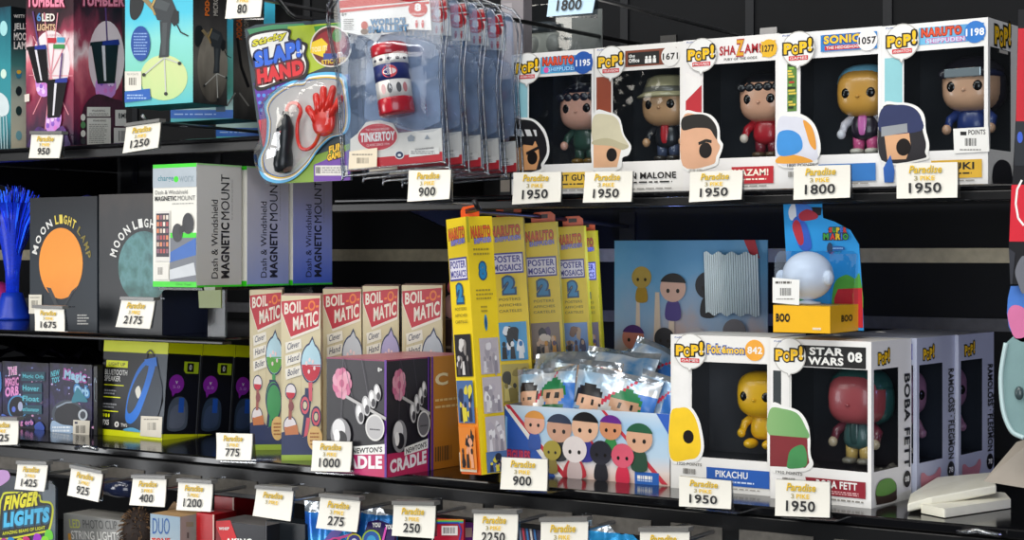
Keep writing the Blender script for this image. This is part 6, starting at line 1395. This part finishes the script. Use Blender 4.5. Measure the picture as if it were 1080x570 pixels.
# bags
def bag(x0, x1, yt, Y, label, mat, prints, seed):
    U = Vector((1,0,0)); t0 = at(x0, yt, Y); t1 = at(x1, yt, Y); w = (t1 - t0).length; h = t0.z - ZB; o = (t0 + t1) / 2 - ZUP * h
    ob = pouch(o, U, ZUP, Vector((0,-1,0)), w, h, .012, mat, label, None, 'crinkled bags on the bottom row', seed); return ob
blue_f = FOIL('1a5cc8', '3a9ae0', 18, .25, .35, .5); deep_f = FOIL('14225c', '3a1a6a', 20, .25, .35, .5); cyan_f = FOIL('1a78c8', '30a8e0', 18, .25, .4, .6); mul_f = FOIL('a81c3c', '2a2a8c', 24, .3, .25, .4)
bag(322, 372, 531, 1.485, 'blue crinkled bag with pale end behind the tag 275', blue_f, None, 21)
bag(374, 420, 531, 1.50, 'deep blue crinkled bag between the tags 275 and 250', FOIL('123a8c', '1c78b8', 18, .22, .4, .6), None, 22)
bag(614, 690, 549, 1.50, 'bright blue crinkled bag between the two cut price tags', cyan_f, None, 23)
# dark bag with neon lettering
t = T('neon_letter_pack', 'dark violet pack with neon outlined letters below the tags 275 and 250', 'toy pack'); c = t.part('card'); Y = 1.445; P = [at(x, y, Y) for x, y in ((340,600),(416,600),(416,556),(396,549),(388,551),(340,561))]; P = down(P); c.prism(P, (0, .004, 0), M('2c1c54', .3, .3)); S = Sheet(c, Face(P[0], (1,0,0), ZUP, 1, 1), 'px')
S.poly([(340,572),(350,560),(362,560),(352,572)], M('5a4a9c')); S.line([(342,572),(372,564)], 2.5, M('d83a8c'))
S.ell(392, 570, 10, 11, M('a8d020')); S.ell(392, 570, 8.5, 9.5, M('1a5cb0')); S.ell(392, 571, 5, 6, M('38a8d8')); S.ell(374, 571, 8, 8, M('d8d020')); S.ell(374, 571, 6.5, 6.5, M('2a2a8c')); S.ell(374, 571.5, 3, 3.4, M('e8e8f0')); S.ell(354, 573, 7, 6, M('d83a8c')); S.ell(354, 573, 5, 4.4, M('2a1c54'))
S.line([(404,572),(408,556)], 2.2, M('d84ab0')); S.t('YOU', 393, 556.5, 402, 5, WHITE, .06); S.t('YOU', 407, 558.5, 415, 5, WHITE, .06); t.done()
# red pack with barcodes
for i, (x0, x1, Y) in enumerate(((458, 489, 1.49), (489, 503, 1.53), (540, 571, 1.50))):
    t = T('red_striped_pack', ('red striped pack with barcode right of the tag 250', 'violet striped pack behind the tag 2250', 'striped pack with grey and blue bands right of the tag 2250')[i], 'toy pack', 'striped packs on the bottom row'); c = t.part('card'); P = [at(x, y, Y) for x, y in ((x0,610),(x1,610),(x1,549+i),(x0,547+i))]; P = down(P); c.prism(P, (0, .003, 0), M(('b01c34','7a2a8c','4a4458')[i], .3, .2)); S = Sheet(c, Face(P[0], (1,0,0), ZUP, 1, 1), 'px')
    for k, cc in enumerate(('e08a2a','58b83a','2a8ac8')[:(3 if i == 0 else 1)]): S.rect(x0, 548+i+k*1.4, x1, 549.4+i+k*1.4, M(cc))
    if i == 0: S.rect(466, 555, 483, 565, M('e8e0dc')); S.bars(468, 556.5, 481, 563, BLACK, 9); S.line([(460,552),(484,552),(487,560),(484,575)], 1.6, M('2a3a9c')); S.line([(458,555),(456,575)], 1.2, WHITE)
    if i == 1: S.rect(491, 557, 498, 567, M('d8a8a0')); S.line([(500,550),(501,572)], 1.4, M('c03a5c'))
    if i == 2:
        for k, cc in enumerate(('8a94a8','c03a4c','3a78b8','d8d4d0','3a78b8')): S.line([(547+4*k,552),(550+4*k,575)], 2, M(cc))
    t.done()
t, c, b = lowbox(733, 820, 1.52, 566, .12, .05, 'dark_blue_carton', 'dark blue carton at the bottom edge right of the last cut tag', M('16283c', .3, .3)); S = Sheet(c, b.front); S.rect(752, 568, 765, 575, M('9ab0c0')); t.done()
# dark rolled packs at far left of bottom row
t = T('navy_pouch_roll', 'navy rolled pouch beside the tag 925', 'pouch'); c = t.part('roll'); a = at(112, 513, 1.49); e = at(140, 517, 1.49); c.tube([a, (a+e)/2, e], [.011, .0125, .010], M('1c2440', .18, .3, coat=.5), 14); t.done()
# clear ring clips lying at the shelf lip
for px, py, lab in ((80, 473, 'left of the tag 775'), (383, 500, 'right of the tag 1000'), (1010, 562, 'below the cream slabs')):
    t = T('clear_clip', 'small clear plastic shelf clip ' + lab, 'clip', 'clear shelf clips'); c = t.part('clip'); p = at(px, py, 1.493); c.tube([p, p + Vector((.02, -.004, .004)), p + Vector((.04, .0, .001))], .0025, CLEAR('d8dce0', .3, .1, .5, .3), 8); t.done()
# ------------------------------------------------------------------ light
def area(name, loc, aim, sx, sy, power, col=(1, 1, 1)):
    l = bpy.data.lights.new(name, 'AREA'); l.shape = 'RECTANGLE'; l.size = sx; l.size_y = sy; l.energy = power; l.color = col
    o = bpy.data.objects.new(name, l); COL.objects.link(o); o.location = loc
    o.rotation_euler = (Vector(aim) - Vector(loc)).to_track_quat('-Z', 'Y').to_euler(); return o
area('ceiling_panel', (-.9, -.35, 3.1), (-1.0, 1.7, 1.3), 2.6, .5, 35, (1, .97, .92))
area('ceiling_tube', (-1.4, .9, 3.0), (-1.2, 1.8, 1.2), 2.8, .12, 13, (.95, .97, 1))
area('aisle_fill', (.4, -.9, 1.35), (-.95, 1.6, 1.25), 1.8, 1.4, 38, (.93, .96, 1))
area('left_spot', (-2.4, -.2, 2.2), (-1.9, 1.6, 1.3), .8, .8, 9, (1, .95, .86))
area('left_fill', (-2.75, .05, 1.18), (-1.75, 1.6, 1.25), .7, .7, 12, (.97, .98, 1))
area('blue_led', (-.98, 1.90, 1.40), (-1.25, 1.7, 1.33), .12, .06, 0.5, (.25, .35, 1))
area('violet_led', (.35, 1.60, 1.42), (.0, 1.75, 1.25),   .2, .1, .7, (.45, .45, 1))
wd = bpy.data.worlds.new('hall'); scene.world = wd; wd.use_nodes = True
wn = wd.node_tree; bg = wn.nodes['Background']
tc = wn.nodes.new('ShaderNodeTexCoord'); sp = wn.nodes.new('ShaderNodeSeparateXYZ'); cr = wn.nodes.new('ShaderNodeValToRGB')
wn.links.new(tc.outputs['Generated'], sp.inputs[0]); wn.links.new(sp.outputs['Z'], cr.inputs[0]); wn.links.new(cr.outputs[0], bg.inputs[0])
cr.color_ramp.elements[0].color = (.10, .11, .13, 1); cr.color_ramp.elements[1].color = (.42, .42, .42, 1)
bg.inputs[1].default_value = .45
scene.view_settings.view_transform = 'Standard'; scene.view_settings.look = 'None'
scene.view_settings.exposure = .08
